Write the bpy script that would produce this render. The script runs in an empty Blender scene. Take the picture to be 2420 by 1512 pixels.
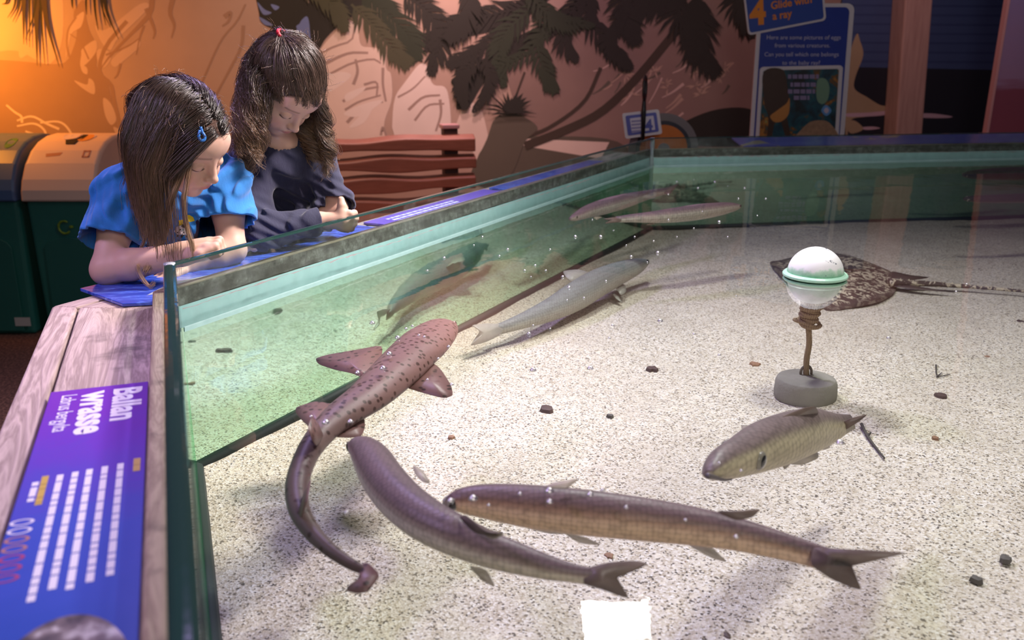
import bpy, bmesh, math, random
import numpy as np
from mathutils import Vector, Matrix, noise as mnoise

# ------------------------------------------------------------------ camera
H = 1.25; FPX = 2180.0; TH = math.radians(16.3)
scn = bpy.context.scene
COL = scn.collection
cd = bpy.data.cameras.new('camera'); cam = bpy.data.objects.new('camera', cd); COL.objects.link(cam)
cam.location = (0, 0, H); cam.rotation_euler = (math.pi/2 - TH, 0, 0)
cd.sensor_width = 36; cd.lens = FPX/2420*36; cd.clip_start = .02
cd.dof.use_dof = True; cd.dof.focus_distance = 1.8; cd.dof.aperture_fstop = 5.0
scn.camera = cam

# ------------------------------------------------------------------ world, lights, exposure
scn.view_settings.view_transform = 'Standard'; scn.view_settings.look = 'None'
scn.view_settings.gamma = 1; scn.view_settings.use_curve_mapping = False
scn.view_settings.exposure = 0.0
scn.cycles.transparent_max_bounces = 24; scn.cycles.max_bounces = 7; scn.cycles.diffuse_bounces = 3; scn.cycles.glossy_bounces = 4
scn.cycles.caustics_reflective = False; scn.cycles.caustics_refractive = False
w = bpy.data.worlds.new('world'); scn.world = w; w.use_nodes = True
w.node_tree.nodes['Background'].inputs[0].default_value = (.27, .25, .34, 1)
w.node_tree.nodes['Background'].inputs[1].default_value = .12

def area(name, loc, target, size, power, color, sy=None, spread=180):
    l = bpy.data.lights.new(name, 'AREA'); l.energy = power; l.color = color
    l.shape = 'RECTANGLE'; l.size = size; l.size_y = sy or size; l.spread = math.radians(spread)
    o = bpy.data.objects.new(name, l); COL.objects.link(o); o.location = loc
    d = Vector(target) - Vector(loc); o.rotation_euler = d.to_track_quat('-Z', 'Y').to_euler()
    return o
def spot(name, loc, target, power, color, ang, blend=.8, rad=.05):
    l = bpy.data.lights.new(name, 'SPOT'); l.energy = power; l.color = color
    l.spot_size = math.radians(ang); l.spot_blend = blend; l.shadow_soft_size = rad
    o = bpy.data.objects.new(name, l); COL.objects.link(o); o.location = loc
    d = Vector(target) - Vector(loc); o.rotation_euler = d.to_track_quat('-Z', 'Y').to_euler()
    return o
area('pool_floodlight', (.32, 2.46, 2.0), (.33, 1.5, .5), .20, 21, (1, .98, .94), sy=.12)
area('pool_floodlight', (1.0, 1.9, 2.9), (.9, 1.6, .5), .3, 20, (1, .93, .90), spread=130)
area('ceiling_or_fill_lamp', (.5, -1.0, 2.1), (.7, 1.3, .6), .8, 12, (1, .90, .82), spread=120)  # unseen soft fill added behind the camera for fish flanks and girls
spot('wall_lamp', (-2.62, 4.05, 1.45), (-2.35, 4.75, 1.1), 62, (1, .30, .02), 150, 1, .06)
spot('wall_lamp', (-2.0, 3.7, 2.6), (-2.0, 4.75, .9), 24, (1, .42, .22), 95, 1, .06)
spot('wall_lamp', (-.55, 4.0, 2.9), (-.75, 5.15, 1.05), 95, (1, .60, .45), 75, 1, .06)
spot('wall_lamp', (.45, 4.4, 2.9), (.15, 5.4, .9), 66, (1, .47, .60), 75, 1, .06)
spot('wall_lamp', (2.2, 4.6, 3.1), (1.9, 5.9, .9), 56, (1, .50, .50), 85, 1, .06)
area('ceiling_or_fill_lamp', (1.3, 2.3, 3.0), (-.45, 1.98, 1.08), .35, 10, (1, .84, .82), spread=45)  # unseen fill added to brighten the girls' faces
spot('bench_lamp', (-.25, 4.96, 2.5), (-.25, 5.05, .8), 120, (1, .58, .56), 80, 1, .05)
area('ceiling_or_fill_lamp', (-.9, 3.3, 3.1), (-.5, 2.0, .9), .3, 20, (.62, .46, 1), spread=110)
area('ceiling_or_fill_lamp', (-1.7, .9, 2.3), (-.7, 1.1, .8), .3, 9, (.72, .50, 1), spread=110)

# ------------------------------------------------------------------ picture geometry helpers (rays from the camera onto real planes)
_c, _s = math.cos(TH), math.sin(TH)
def ray(px, py):
    x = (px-1210)/FPX; y = (py-756)/FPX
    return np.array([x, _c - y*_s, -_s - y*_c])
def UZ(px, py, z):
    d = ray(px, py); return d*((z-H)/d[2]) + np.array([0, 0, H])
def UY(px, py, Y):
    d = ray(px, py); return d*(Y/d[1]) + np.array([0, 0, H])
def zc(p): return p[1]*_c - (p[2]-H)*_s
def mpp(p): return zc(p)/FPX          # metres per pixel at p

# ------------------------------------------------------------------ objects
def tag(o, label=None, cat=None, group=None, kind=None):
    if label: o['label'] = label
    if cat: o['category'] = cat
    if group: o['group'] = group
    if kind: o['kind'] = kind
    return o
def link(name, data, parent=None):
    o = bpy.data.objects.new(name, data); COL.objects.link(o)
    if parent is not None:
        o.parent = parent
        o.matrix_parent_inverse = Matrix.Translation(-Vector(world_loc(parent)))
    return o
def world_loc(o):
    v = Vector(o.location)
    while o.parent is not None:
        o = o.parent
        if o.type == 'EMPTY': v = Vector(o.location); break
    return v
def empty(name, loc=(0, 0, 0)):
    o = bpy.data.objects.new(name, None); COL.objects.link(o); o.location = loc; o.empty_display_size = .05
    return o
def mesh(name, V, F, mats, parent=None, smooth=False, fmat=None, col=None, uv=None):
    me = bpy.data.meshes.new(name); V = np.asarray(V, dtype=float)
    base = np.zeros(3)
    if parent is None:                       # origin at the thing's base
        base = np.array([V[:, 0].mean(), V[:, 1].mean(), V[:, 2].min()])
    me.from_pydata((V-base).tolist(), [], [list(map(int, f)) for f in F])
    if not isinstance(mats, (list, tuple)): mats = [mats]
    for m in mats: me.materials.append(m)
    if fmat is not None: me.polygons.foreach_set('material_index', np.asarray(fmat, dtype=np.int32))
    if smooth: me.polygons.foreach_set('use_smooth', np.ones(len(me.polygons), dtype=bool))
    if col is not None:
        a = me.color_attributes.new('Col', 'FLOAT_COLOR', 'POINT')
        c = np.ones((len(V), 4), dtype=np.float32); c[:, :3] = col; a.data.foreach_set('color', c.ravel())
    me.update()
    o = link(name, me, parent)
    if parent is None: o.location = base
    elif parent.type != 'EMPTY' and parent.parent is None:
        o.matrix_parent_inverse = Matrix.Translation(-Vector(parent.location))
    return o
class MB:
    def __init__(s): s.V = []; s.F = []; s.M = []
    def add(s, V, F, m=0):
        n = len(s.V); s.V += [tuple(map(float, v)) for v in V]; s.F += [[i+n for i in f] for f in F]; s.M += [m]*len(F)
    def box(s, c, size, rz=0, m=0, R=None):
        c = np.array(c, float); h = np.array(size)/2
        P = np.array([[x, y, z] for x in (-1, 1) for y in (-1, 1) for z in (-1, 1)])*h
        if R is None:
            a = math.cos(rz); b = math.sin(rz); R = np.array([[a, -b, 0], [b, a, 0], [0, 0, 1]])
        P = P@np.asarray(R).T + c
        s.add(P, [(0, 1, 3, 2), (4, 6, 7, 5), (0, 4, 5, 1), (2, 3, 7, 6), (0, 2, 6, 4), (1, 5, 7, 3)], m)
    def prism(s, poly, z0, z1, m=0):           # poly: CCW list of (x,y)
        n = len(poly)
        V = [(p[0], p[1], z0) for p in poly] + [(p[0], p[1], z1) for p in poly]
        F = [list(range(n))[::-1], list(range(n, 2*n))] + [(i, (i+1) % n, (i+1) % n+n, i+n) for i in range(n)]
        s.add(V, F, m)
    def tube(s, P, r, n=10, m=0, cap=True):
        P = np.asarray(P, float); r = np.broadcast_to(r, (len(P),))
        T = np.gradient(P, axis=0); T /= np.linalg.norm(T, axis=1)[:, None]+1e-12
        u = np.cross(T[0], [0, 0, 1.]);
        if np.linalg.norm(u) < .1: u = np.cross(T[0], [1., 0, 0])
        u /= np.linalg.norm(u); V = []
        for i in range(len(P)):
            u = u - T[i]*np.dot(u, T[i]); u /= np.linalg.norm(u); v = np.cross(T[i], u)
            for k in range(n):
                a = 2*math.pi*k/n; V.append(P[i] + r[i]*(math.cos(a)*u + math.sin(a)*v))
        F = [(i*n+k, i*n+(k+1) % n, (i+1)*n+(k+1) % n, (i+1)*n+k) for i in range(len(P)-1) for k in range(n)]
        if cap: F += [list(range(n))[::-1], list(range((len(P)-1)*n, len(P)*n))]
        s.add(V, F, m)
    def lathe(s, prof, c, n=32, m=0, axis=None):
        V = []; c = np.array(c, float)
        for (r, z) in prof:
            for k in range(n):
                a = 2*math.pi*k/n; V.append(c + np.array([r*math.cos(a), r*math.sin(a), z]))
        F = [(i*n+k, i*n+(k+1) % n, (i+1)*n+(k+1) % n, (i+1)*n+k) for i in range(len(prof)-1) for k in range(n)]
        F += [list(range(n))[::-1], list(range((len(prof)-1)*n, len(prof)*n))]
        s.add(V, F, m)
    def plate(s, P, nrm, t, m=0):              # flat outline with a real thickness
        P = np.asarray(P, float); nrm = np.asarray(nrm, float); nrm /= np.linalg.norm(nrm); n = len(P)
        V = list(P-nrm*t/2)+list(P+nrm*t/2)
        s.add(V, [list(range(n))[::-1], list(range(n, 2*n))] + [(i, (i+1) % n, (i+1) % n+n, i+n) for i in range(n)], m)
    def obj(s, name, mats, parent=None, smooth=False, bevel=0, seg=2, auto=False):
        o = mesh(name, s.V, s.F, mats, parent, smooth, s.M)
        if bevel:
            b = o.modifiers.new('b', 'BEVEL'); b.width = bevel; b.segments = seg; b.limit_method = 'ANGLE'; b.angle_limit = math.radians(40)
        if auto: o.data.shade_smooth() if False else None
        return o
def crom(P, n):                                # Catmull-Rom through the rows of P
    P = np.asarray(P, float); k = len(P)
    Q = np.vstack([2*P[0]-P[1], P, 2*P[-1]-P[-2]])
    t = np.linspace(0, k-1, n); i = np.minimum(t.astype(int), k-2); u = (t-i)[:, None]
    a, b, c, d = Q[i], Q[i+1], Q[i+2], Q[i+3]
    return .5*((2*b)+(-a+c)*u+(2*a-5*b+4*c-d)*u**2+(-a+3*b-3*c+d)*u**3)

# ------------------------------------------------------------------ materials
class NT:
    def __init__(s, name):
        s.m = bpy.data.materials.new(name); s.m.use_nodes = True; s.t = s.m.node_tree
        s.t.nodes.clear(); s.out = s.n('ShaderNodeOutputMaterial')
    def n(s, typ, **kw):
        nd = s.t.nodes.new(typ)
        for k, v in kw.items():
            if k in nd.inputs.keys() if hasattr(nd.inputs, 'keys') else False: s.set(nd, k, v)
            else: setattr(nd, k, v)
        return nd
    def set(s, nd, k, v):
        if isinstance(v, bpy.types.NodeSocket): s.t.links.new(v, nd.inputs[k])
        else:
            if isinstance(v, (tuple, list)) and len(v) == 3 and nd.inputs[k].type == 'RGBA': v = (*v, 1)
            nd.inputs[k].default_value = v
        return nd
    def l(s, a, b): s.t.links.new(a, b)
    def coord(s, kind='Object', scale=None, rot=None):
        c = s.n('ShaderNodeTexCoord').outputs[kind]
        if scale is not None or rot is not None:
            mp = s.n('ShaderNodeMapping'); s.l(c, mp.inputs[0])
            if scale is not None: mp.inputs['Scale'].default_value = scale if hasattr(scale, '__len__') else (scale,)*3
            if rot is not None: mp.inputs['Rotation'].default_value = rot
            c = mp.outputs[0]
        return c
    def noise(s, vec, scale, detail=3, rough=.55, dist=0, out='Fac'):
        n = s.n('ShaderNodeTexNoise'); s.l(vec, n.inputs['Vector']); n.inputs['Scale'].default_value = scale
        n.inputs['Detail'].default_value = detail; n.inputs['Roughness'].default_value = rough; n.inputs['Distortion'].default_value = dist
        return n.outputs[out]
    def voro(s, vec, scale, out='Color', feature='F1', rnd=1):
        n = s.n('ShaderNodeTexVoronoi'); n.feature = feature; s.l(vec, n.inputs['Vector']); n.inputs['Scale'].default_value = scale
        n.inputs['Randomness'].default_value = rnd
        return n.outputs[out]
    def ramp(s, fac, stops, interp='LINEAR'):
        r = s.n('ShaderNodeValToRGB'); r.color_ramp.interpolation = interp; s.l(fac, r.inputs[0])
        e = r.color_ramp.elements
        while len(e) < len(stops): e.new(.5)
        for i, (p, c) in enumerate(stops):
            e[i].position = p; e[i].color = (*c, 1) if len(c) == 3 else c
        return r.outputs[0]
    def mix(s, fac, a, b, mode='MIX'):
        m = s.n('ShaderNodeMix'); m.data_type = 'RGBA'; m.blend_type = mode
        for k, v in ((0, fac), (6, a), (7, b)):
            if isinstance(v, bpy.types.NodeSocket): s.l(v, m.inputs[k])
            else: m.inputs[k].default_value = (*v, 1) if isinstance(v, tuple) else v
        return m.outputs[2]
    def math(s, op, a, b=0.):
        m = s.n('ShaderNodeMath'); m.operation = op
        for k, v in ((0, a), (1, b)):
            if isinstance(v, bpy.types.NodeSocket): s.l(v, m.inputs[k])
            else: m.inputs[k].default_value = v
        return m.outputs[0]
    def bump(s, h, strength=.3, dist=.01):
        b = s.n('ShaderNodeBump'); s.l(h, b.inputs['Height']); b.inputs['Strength'].default_value = strength; b.inputs['Distance'].default_value = dist
        return b.outputs[0]
    def bsdf(s, color, rough=.5, **kw):
        b = s.n('ShaderNodeBsdfPrincipled'); s.set(b, 'Base Color', color); s.set(b, 'Roughness', rough)
        for k, v in kw.items(): s.set(b, k.replace('_', ' '), v)
        s.l(b.outputs[0], s.out.inputs[0]); s.b = b
        return b
def mat(name, color, rough=.5, var=0, vscale=20, bump=0, bscale=80, **kw):
    t = NT(name); c = color
    if var or bump: co = t.coord()
    if var:
        f = t.noise(co, vscale, 4)
        c = t.mix(f, tuple(x*(1-var) for x in color), tuple(min(1, x*(1+var)) for x in color))
    t.bsdf(c, rough, **kw)
    if bump: t.l(t.bump(t.noise(co, bscale, 3), bump, .003), t.b.inputs['Normal'])
    return t.m
def wood(name, c1, c2, axis_rot=0, scale=1., rough=.75, grain=1.):
    t = NT(name); co = t.coord('Object', rot=(0, 0, -axis_rot))
    mp = t.n('ShaderNodeMapping'); t.l(co, mp.inputs[0]); mp.inputs['Scale'].default_value = (1.2*scale, 14*scale, 14*scale)
    d = t.noise(mp.outputs[0], 1.6, 5, .6, 1.2)
    mp2 = t.n('ShaderNodeMapping'); t.l(co, mp2.inputs[0]); mp2.inputs['Scale'].default_value = (5*scale, 160*scale, 160*scale)
    g = t.noise(mp2.outputs[0], 1.5, 4, .7, .3)
    r = t.ramp(t.math('FRACT', t.math('MULTIPLY', d, 7.)), [(0, (0, 0, 0)), (.5, (1, 1, 1)), (1, (0, 0, 0))])
    f = t.math('ADD', t.math('MULTIPLY', r, .55*grain), t.math('MULTIPLY', g, .45))
    c = t.mix(f, c1, c2)
    k = t.noise(co, 9*scale, 4, .6)
    c = t.mix(t.ramp(k, [(.58, (0, 0, 0)), (.72, (.75, .75, .75))]), c, tuple(x*.35 for x in c1))
    t.bsdf(c, rough); t.l(t.bump(f, .5, .002), t.b.inputs['Normal'])
    return t.m
# ================================================================== the touch pool
ZW, ZS, ZR, ZL = .785, .515, .90, .82      # water, sand, rim, ledge heights
PC = np.array([(-.575, 1.54), (.592, 3.89), (3.16, 4.31), (5.26, 2.78), (5.67, .21), (4.14, -1.89), (1.57, -2.3), (.32, -.91)])
NS = len(PC)
def edge_n(i):
    a, b = PC[i], PC[(i+1) % NS]; d = (b-a)/np.linalg.norm(b-a); return a, b, d, np.array([-d[1], d[0]])   # n: outward (left of travel, clockwise ring)
def offs(k):                                # the octagon pushed outward by k
    out = []
    for i in range(NS):
        _, _, d0, n0 = edge_n((i-1) % NS); a, _, d1, n1 = edge_n(i)
        m = n0+n1; m = m/np.dot(m, n1)
        out.append(a+m*k)
    return np.array(out)
# --- materials
def schlick(t, f0, nrm=None):
    # Fresnel reflectance, the same from both sides of a thin surface
    g = t.n('ShaderNodeNewGeometry'); d = t.n('ShaderNodeVectorMath'); d.operation = 'DOT_PRODUCT'
    t.l(g.outputs['Incoming'], d.inputs[0]); t.l(nrm if nrm is not None else g.outputs['Normal'], d.inputs[1])
    c = t.math('SUBTRACT', 1., t.math('ABSOLUTE', d.outputs['Value']))
    return t.math('ADD', f0, t.math('MULTIPLY', t.math('POWER', c, 5.), 1-f0))
def m_glass_clear():
    t = NT('clear_glass'); tr = t.n('ShaderNodeBsdfTransparent'); tr.inputs[0].default_value = (.86, .95, .93, 1)
    gl = t.n('ShaderNodeBsdfGlossy'); gl.inputs['Roughness'].default_value = .03
    co = t.coord(); sm = t.n('ShaderNodeBsdfDiffuse'); sm.inputs[0].default_value = (.5, .6, .6, 1)
    mx = t.n('ShaderNodeMixShader'); t.l(schlick(t, .04), mx.inputs[0]); t.l(tr.outputs[0], mx.inputs[1]); t.l(gl.outputs[0], mx.inputs[2])
    m2 = t.n('ShaderNodeMixShader'); t.l(t.ramp(t.noise(co, 9, 6, .7), [(.5, (.01,)*3), (.85, (.16,)*3)]), m2.inputs[0]); t.l(mx.outputs[0], m2.inputs[1]); t.l(sm.outputs[0], m2.inputs[2])
    t.l(m2.outputs[0], t.out.inputs[0]); return t.m
def m_glass_edge():
    t = NT('glass_edge'); co = t.coord()
    b = t.bsdf((.016, .045, .04), .06, IOR=1.5, Specular_IOR_Level=.8)
    t.l(t.bump(t.noise(co, 25, 3), .12, .003), b.inputs['Normal']); return t.m
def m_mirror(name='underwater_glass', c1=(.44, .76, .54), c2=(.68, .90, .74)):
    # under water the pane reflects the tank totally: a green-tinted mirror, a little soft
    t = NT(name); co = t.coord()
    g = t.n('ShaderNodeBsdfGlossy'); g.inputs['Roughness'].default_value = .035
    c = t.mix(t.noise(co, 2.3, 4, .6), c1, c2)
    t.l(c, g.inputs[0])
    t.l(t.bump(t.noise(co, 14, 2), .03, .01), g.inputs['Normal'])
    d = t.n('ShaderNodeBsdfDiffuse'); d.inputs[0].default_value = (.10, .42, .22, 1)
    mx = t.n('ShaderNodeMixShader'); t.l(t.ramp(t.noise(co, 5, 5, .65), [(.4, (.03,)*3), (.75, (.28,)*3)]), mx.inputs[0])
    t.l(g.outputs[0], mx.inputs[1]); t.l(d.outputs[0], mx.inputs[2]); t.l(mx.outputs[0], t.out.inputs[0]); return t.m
def m_scum():
    t = NT('stained_seal'); co = t.coord(); n = t.noise(co, 45, 6, .7); n2 = t.noise(t.coord('Object', (1, 1, 6)), 7, 4)
    c = t.ramp(n, [(.3, (.035, .033, .026)), (.52, (.13, .13, .11)), (.75, (.30, .31, .29))])
    c = t.mix(t.ramp(n2, [(.42, (0, 0, 0)), (.62, (.8,)*3)]), c, (.045, .04, .03))
    t.bsdf(c, .7); t.l(t.bump(n, .4, .002), t.b.inputs['Normal']); return t.m
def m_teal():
    t = NT('frosted_band_and_reflection'); co = t.coord(); n = t.noise(co, 30, 4)
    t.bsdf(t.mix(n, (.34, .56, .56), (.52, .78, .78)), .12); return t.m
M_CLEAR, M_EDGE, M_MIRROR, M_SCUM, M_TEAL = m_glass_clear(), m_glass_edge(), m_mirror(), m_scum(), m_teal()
M_MIRROR2 = m_mirror('underwater_glass_dimmed', (.26, .42, .34), (.44, .70, .54))  # far pane only: darker tint paints in its dimmer reflection
M_SEAL = mat('silicone', (.45, .47, .52), .25, .3, 60, .4, 90)
M_DARK = mat('dark_gap', (.012, .022, .022), .6)
M_LIME = mat('limescale', (.36, .34, .35), .8, .3, 200)
pool = empty('touch_pool', (2.3, 1.2, 0))
tag(pool, 'large low touch pool with glass rim panels and weathered wood surround', 'touch pool')
TG = .020
inner = PC; outer = offs(TG)
for i in range(NS):
    a, b, d, n = edge_n(i); j = (i+1) % NS
    a0, b0, a1, b1 = PC[i], PC[j], outer[i], outer[j]
    mb = MB()
    zs = [ZS-.06, ZW, ZR-.003]
    N_ = 2
    def q(P, m): mb.add(P, [(0, 1, 2, 3)], m)
    def v3(p, z): return (p[0], p[1], z)
    # inner face: under water (mirror) and above (clear); outer face clear; rounded top
    q([v3(a0, zs[0]), v3(b0, zs[0]), v3(b0, zs[1]), v3(a0, zs[1])], 2)
    q([v3(a0, zs[1]), v3(b0, zs[1]), v3(b0, zs[2]), v3(a0, zs[2])], 0)
    q([v3(b1, zs[1]+.03), v3(a1, zs[1]+.03), v3(a1, zs[2]), v3(b1, zs[2])], 0)
    K = 6
    prev = None
    for k in range(K+1):
        th = math.pi*k/K; r = .5-.5*math.cos(th); zz = zs[2]+.0035*math.sin(th)
        pa = a0*(1-r)+a1*r; pb = b0*(1-r)+b1*r
        if prev: q([prev[0], prev[1], v3(pb, zz), v3(pa, zz)], 1)
        prev = (v3(pa, zz), v3(pb, zz))
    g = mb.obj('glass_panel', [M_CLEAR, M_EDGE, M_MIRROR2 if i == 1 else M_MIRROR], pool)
    # board and stained seal against the outside of the pane
    o2 = offs(TG+.001); o3 = offs(TG+.022)
    mb = MB()
    poly = [o2[i], o2[j], o3[j], o3[i]]
    mb.prism(poly, .60, .852)
    mb.V  # outer wooden board
    WB = wood('board_wood', (.20, .13, .09), (.50, .38, .27), math.atan2(d[1], d[0]), 1.6, grain=.8)
    mb.obj('rim_board', WB, pool, bevel=.004)
    mb = MB()
    ia, ib = PC[i]-n*.0012+d*.004, PC[j]-n*.0012-d*.004
    ta, tb = PC[i]+n*(TG-.0005), PC[j]+n*(TG-.0005)
    # stained silicone behind the glass, its ragged limescale line and the frosted band at the waterline with its reflection painted in below
    nseg = int(np.linalg.norm(b-a)/.012)
    rnd = random.Random(i)
    top = [];  bot = []
    for k in range(nseg+1):
        f = k/nseg; p = ta*(1-f)+tb*f
        zt = .850; zb = .818+.0025*math.sin(f*17)+.0016*(rnd.random()-.5)
        top.append((p[0], p[1], zt)); bot.append((p[0], p[1], zb))
    off = n*.0008
    V = top+bot; nn = len(top)
    V = [(x-off[0], y-off[1], z) for x, y, z in V]
    mb.add(V, [(k, k+1, nn+k+1, nn+k) for k in range(nn-1)], 0)
    V = []
    for k in range(nn):
        p = ia*(1-k/(nn-1))+ib*(k/(nn-1)); zb = bot[k][2]
        V += [(p[0], p[1], zb+.0016*rnd.random()**2), (p[0], p[1], zb-.0004-.0035*rnd.random()**3*(.5+.5*math.sin(k*.05)))]
    mb.add(V, [(2*k, 2*k+2, 2*k+3, 2*k+1) for k in range(nn-1)], 1)
    mb.obj('seal_strip', [M_SCUM, M_LIME], pool)
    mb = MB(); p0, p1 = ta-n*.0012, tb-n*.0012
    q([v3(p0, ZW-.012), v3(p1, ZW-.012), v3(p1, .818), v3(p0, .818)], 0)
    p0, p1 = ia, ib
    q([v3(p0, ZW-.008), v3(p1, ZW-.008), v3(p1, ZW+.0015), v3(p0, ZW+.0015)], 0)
    mb.obj('frosted_band_and_reflection', M_TEAL, pool)
    # dark joint along the foot of the pane
    mb = MB(); c0, c1 = PC[i]-n*.002, PC[j]-n*.002
    mb.tube([(*c0, ZS+.004), (*c1, ZS+.004)], .011, 8)
    mb.obj('base_joint', M_DARK, pool, smooth=True)
    # corner silicone
    mb = MB()
    c = (PC[i]+outer[i])/2
    zz = np.linspace(ZS, ZR+.001, 14)
    rr = [.0085+.0018*math.sin(k*2.1+i) for k in range(14)]
    mb.tube([(c[0], c[1], z) for z in zz], rr, 10)
    mb.obj('corner_seal', M_SEAL, pool, smooth=True)
    # wooden ledge: two planks, and the side cladding down to the floor
    k0, k1, k2 = offs(.043), offs(.165), offs(.21)
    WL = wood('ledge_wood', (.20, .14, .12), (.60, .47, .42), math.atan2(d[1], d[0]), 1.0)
    mb = MB(); mb.prism([k0[i], k0[j], k1[j], k1[i]], ZL-.03, ZL); mb.obj('ledge_plank', WL, pool, bevel=.003)
    k1b = offs(.169)
    mb = MB(); mb.prism([k1b[i], k1b[j], k2[j], k2[i]], ZL-.034, ZL+.001); mb.obj('ledge_plank', WL, pool, bevel=.004)
    k3 = offs(.182); mb = MB()
    L = np.linalg.norm(k3[j]-k3[i]); npl = int(L/.14)
    for k in range(npl):
        f0, f1 = k/npl+.0015, (k+1)/npl-.0015
        pa, pb = k3[i]*(1-f0)+k3[j]*f0, k3[i]*(1-f1)+k3[j]*f1
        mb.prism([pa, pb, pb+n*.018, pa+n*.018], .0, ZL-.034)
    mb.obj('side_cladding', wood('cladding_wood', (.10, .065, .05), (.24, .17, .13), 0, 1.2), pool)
# tank floor slab under the sand
mb = MB(); mb.prism([tuple(p) for p in offs(.0)[::-1]], .40, .44); mb.obj('tank_floor', mat('tank_liner', (.2, .25, .27), .6), pool)

# --- sand bed
def in_poly(x, y, P):
    ins = np.zeros(x.shape, bool); j = len(P)-1
    for i in range(len(P)):
        c = ((P[i][1] > y) != (P[j][1] > y)) & (x < (P[j][0]-P[i][0])*(y-P[i][1])/(P[j][1]-P[i][1]+1e-12)+P[i][0])
        ins ^= c; j = i
    return ins
def m_sand():
    t = NT('coral_sand'); co = t.coord()
    v = t.n('ShaderNodeTexVoronoi'); t.l(co, v.inputs['Vector']); v.inputs['Scale'].default_value = 330
    sp = t.n('ShaderNodeSeparateColor'); t.l(v.outputs['Color'], sp.inputs[0])
    c = t.ramp(sp.outputs[0], [(0, (.05, .04, .035)), (.085, (.10, .08, .06)), (.11, (.34, .28, .19)), (.20, (.52, .45, .33)), (.5, (.66, .60, .50)), (.85, (.80, .76, .68)), (1, (.93, .91, .86))])
    v2 = t.n('ShaderNodeTexVoronoi'); t.l(co, v2.inputs['Vector']); v2.inputs['Scale'].default_value = 150
    s2 = t.n('ShaderNodeSeparateColor'); t.l(v2.outputs['Color'], s2.inputs[0])
    dk = t.ramp(s2.outputs[0], [(.90, (0, 0, 0)), (.93, (1, 1, 1))])
    dm = t.math('MULTIPLY', dk, t.ramp(v2.outputs['Distance'], [(.25, (1, 1, 1)), (.5, (0, 0, 0))]))
    c = t.mix(dm, c, (.09, .07, .055))
    lt = t.ramp(s2.outputs[1], [(.90, (0, 0, 0)), (.93, (1, 1, 1))])
    c = t.mix(t.math('MULTIPLY', lt, .7), c, (.86, .80, .66))
    c = t.mix(t.ramp(t.noise(co, 3.5, 5, .6), [(.3, (0, 0, 0)), (.7, (.45,)*3)]), c, (.40, .35, .27))
    t.bsdf(c, .8); t.l(t.bump(v.outputs['Distance'], .6, .0022), t.b.inputs['Normal']); return t.m
gx = np.concatenate([np.arange(-.62, 2.6, .0125), np.arange(2.6, 5.75, .08)])
gy = np.concatenate([np.arange(-2.35, .35, .08), np.arange(.35, 4.34, .0125)])
X, Y = np.meshgrid(gx, gy, indexing='ij')
Zs = np.zeros_like(X)
for (fx, fy, a, ph) in [(3.1, 2.2, .004, 0), (-4.7, 5.3, .003, 1.3), (9.1, 6.7, .0022, 2.1), (17, -13, .0011, .7), (31, 27, .0006, 4.), (-23, 41, .0006, 3.)]:
    Zs += a*np.sin(fx*X+fy*Y+ph+1.3*np.sin(.7*fy*X-.6*fx*Y))
Zs += ZS
ins = in_poly(X, Y, offs(.012))
idx = np.arange(X.size).reshape(X.shape)
cell = ins[:-1, :-1] | ins[1:, :-1] | ins[:-1, 1:] | ins[1:, 1:]
# pull the fringe outside the tank back onto the pane line
V = np.stack([X, Y, Zs], -1).reshape(-1, 3)
F = np.stack([idx[:-1, :-1], idx[1:, :-1], idx[1:, 1:], idx[:-1, 1:]], -1)[cell]
used = np.unique(F); rm = -np.ones(len(V), int); rm[used] = np.arange(len(used)); V = V[used]; F = rm[F]
C0 = PC.mean(0)
for i in range(NS):
    a, b, d, n = edge_n(i); dist = (V[:, :2]-a)@n; m = dist > .0
    V[m, :2] -= np.outer(dist[m], n)
sand = mesh('sand_bed', V, F, m_sand(), smooth=True)
tag(sand, 'pale speckled coral sand covering the bottom of the pool', 'sand', kind='stuff')

# --- water
def m_water():
    t = NT('pool_water'); co = t.coord()
    tr = t.n('ShaderNodeBsdfTransparent'); tr.inputs[0].default_value = (.955, .985, .975, 1)
    gl = t.n('ShaderNodeBsdfGlossy'); gl.inputs['Roughness'].default_value = .0
    nm = t.bump(t.math('ADD', t.noise(co, 5, 2, .5), t.math('MULTIPLY', t.noise(co, 60, 2, .5), .05)), .045, .02)
    t.l(nm, gl.inputs['Normal'])
    mx = t.n('ShaderNodeMixShader'); t.l(schlick(t, .02, nm), mx.inputs[0]); t.l(tr.outputs[0], mx.inputs[1]); t.l(gl.outputs[0], mx.inputs[2])
    t.l(mx.outputs[0], t.out.inputs[0]); return t.m
P = offs(-.0015)
wt = mesh('water', [(p[0], p[1], ZW) for p in P[::-1]], [list(range(NS))], m_water())
tag(wt, 'clear still water filling the glass sided touch pool', 'water', kind='stuff')

# --- boards with pictures lying on the ledge
def quad_on(name, pts, z, th, m, parent=None, bevel=.001):
    mb = MB(); mb.prism([tuple(p[:2]) for p in pts], z, z+th); return mb.obj(name, m, parent, bevel=bevel)
def m_print(name, stops, scale, rough=.22, rot=0, dist=1.5, ysc=1):
    t = NT(name); co = t.coord('Object', (1, ysc, 1), (0, 0, rot))
    t.bsdf(t.ramp(t.noise(co, scale, 3, .5, dist), stops, 'EASE'), rough, Coat_Weight=.4, Coat_Roughness=.08); return t.m
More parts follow.
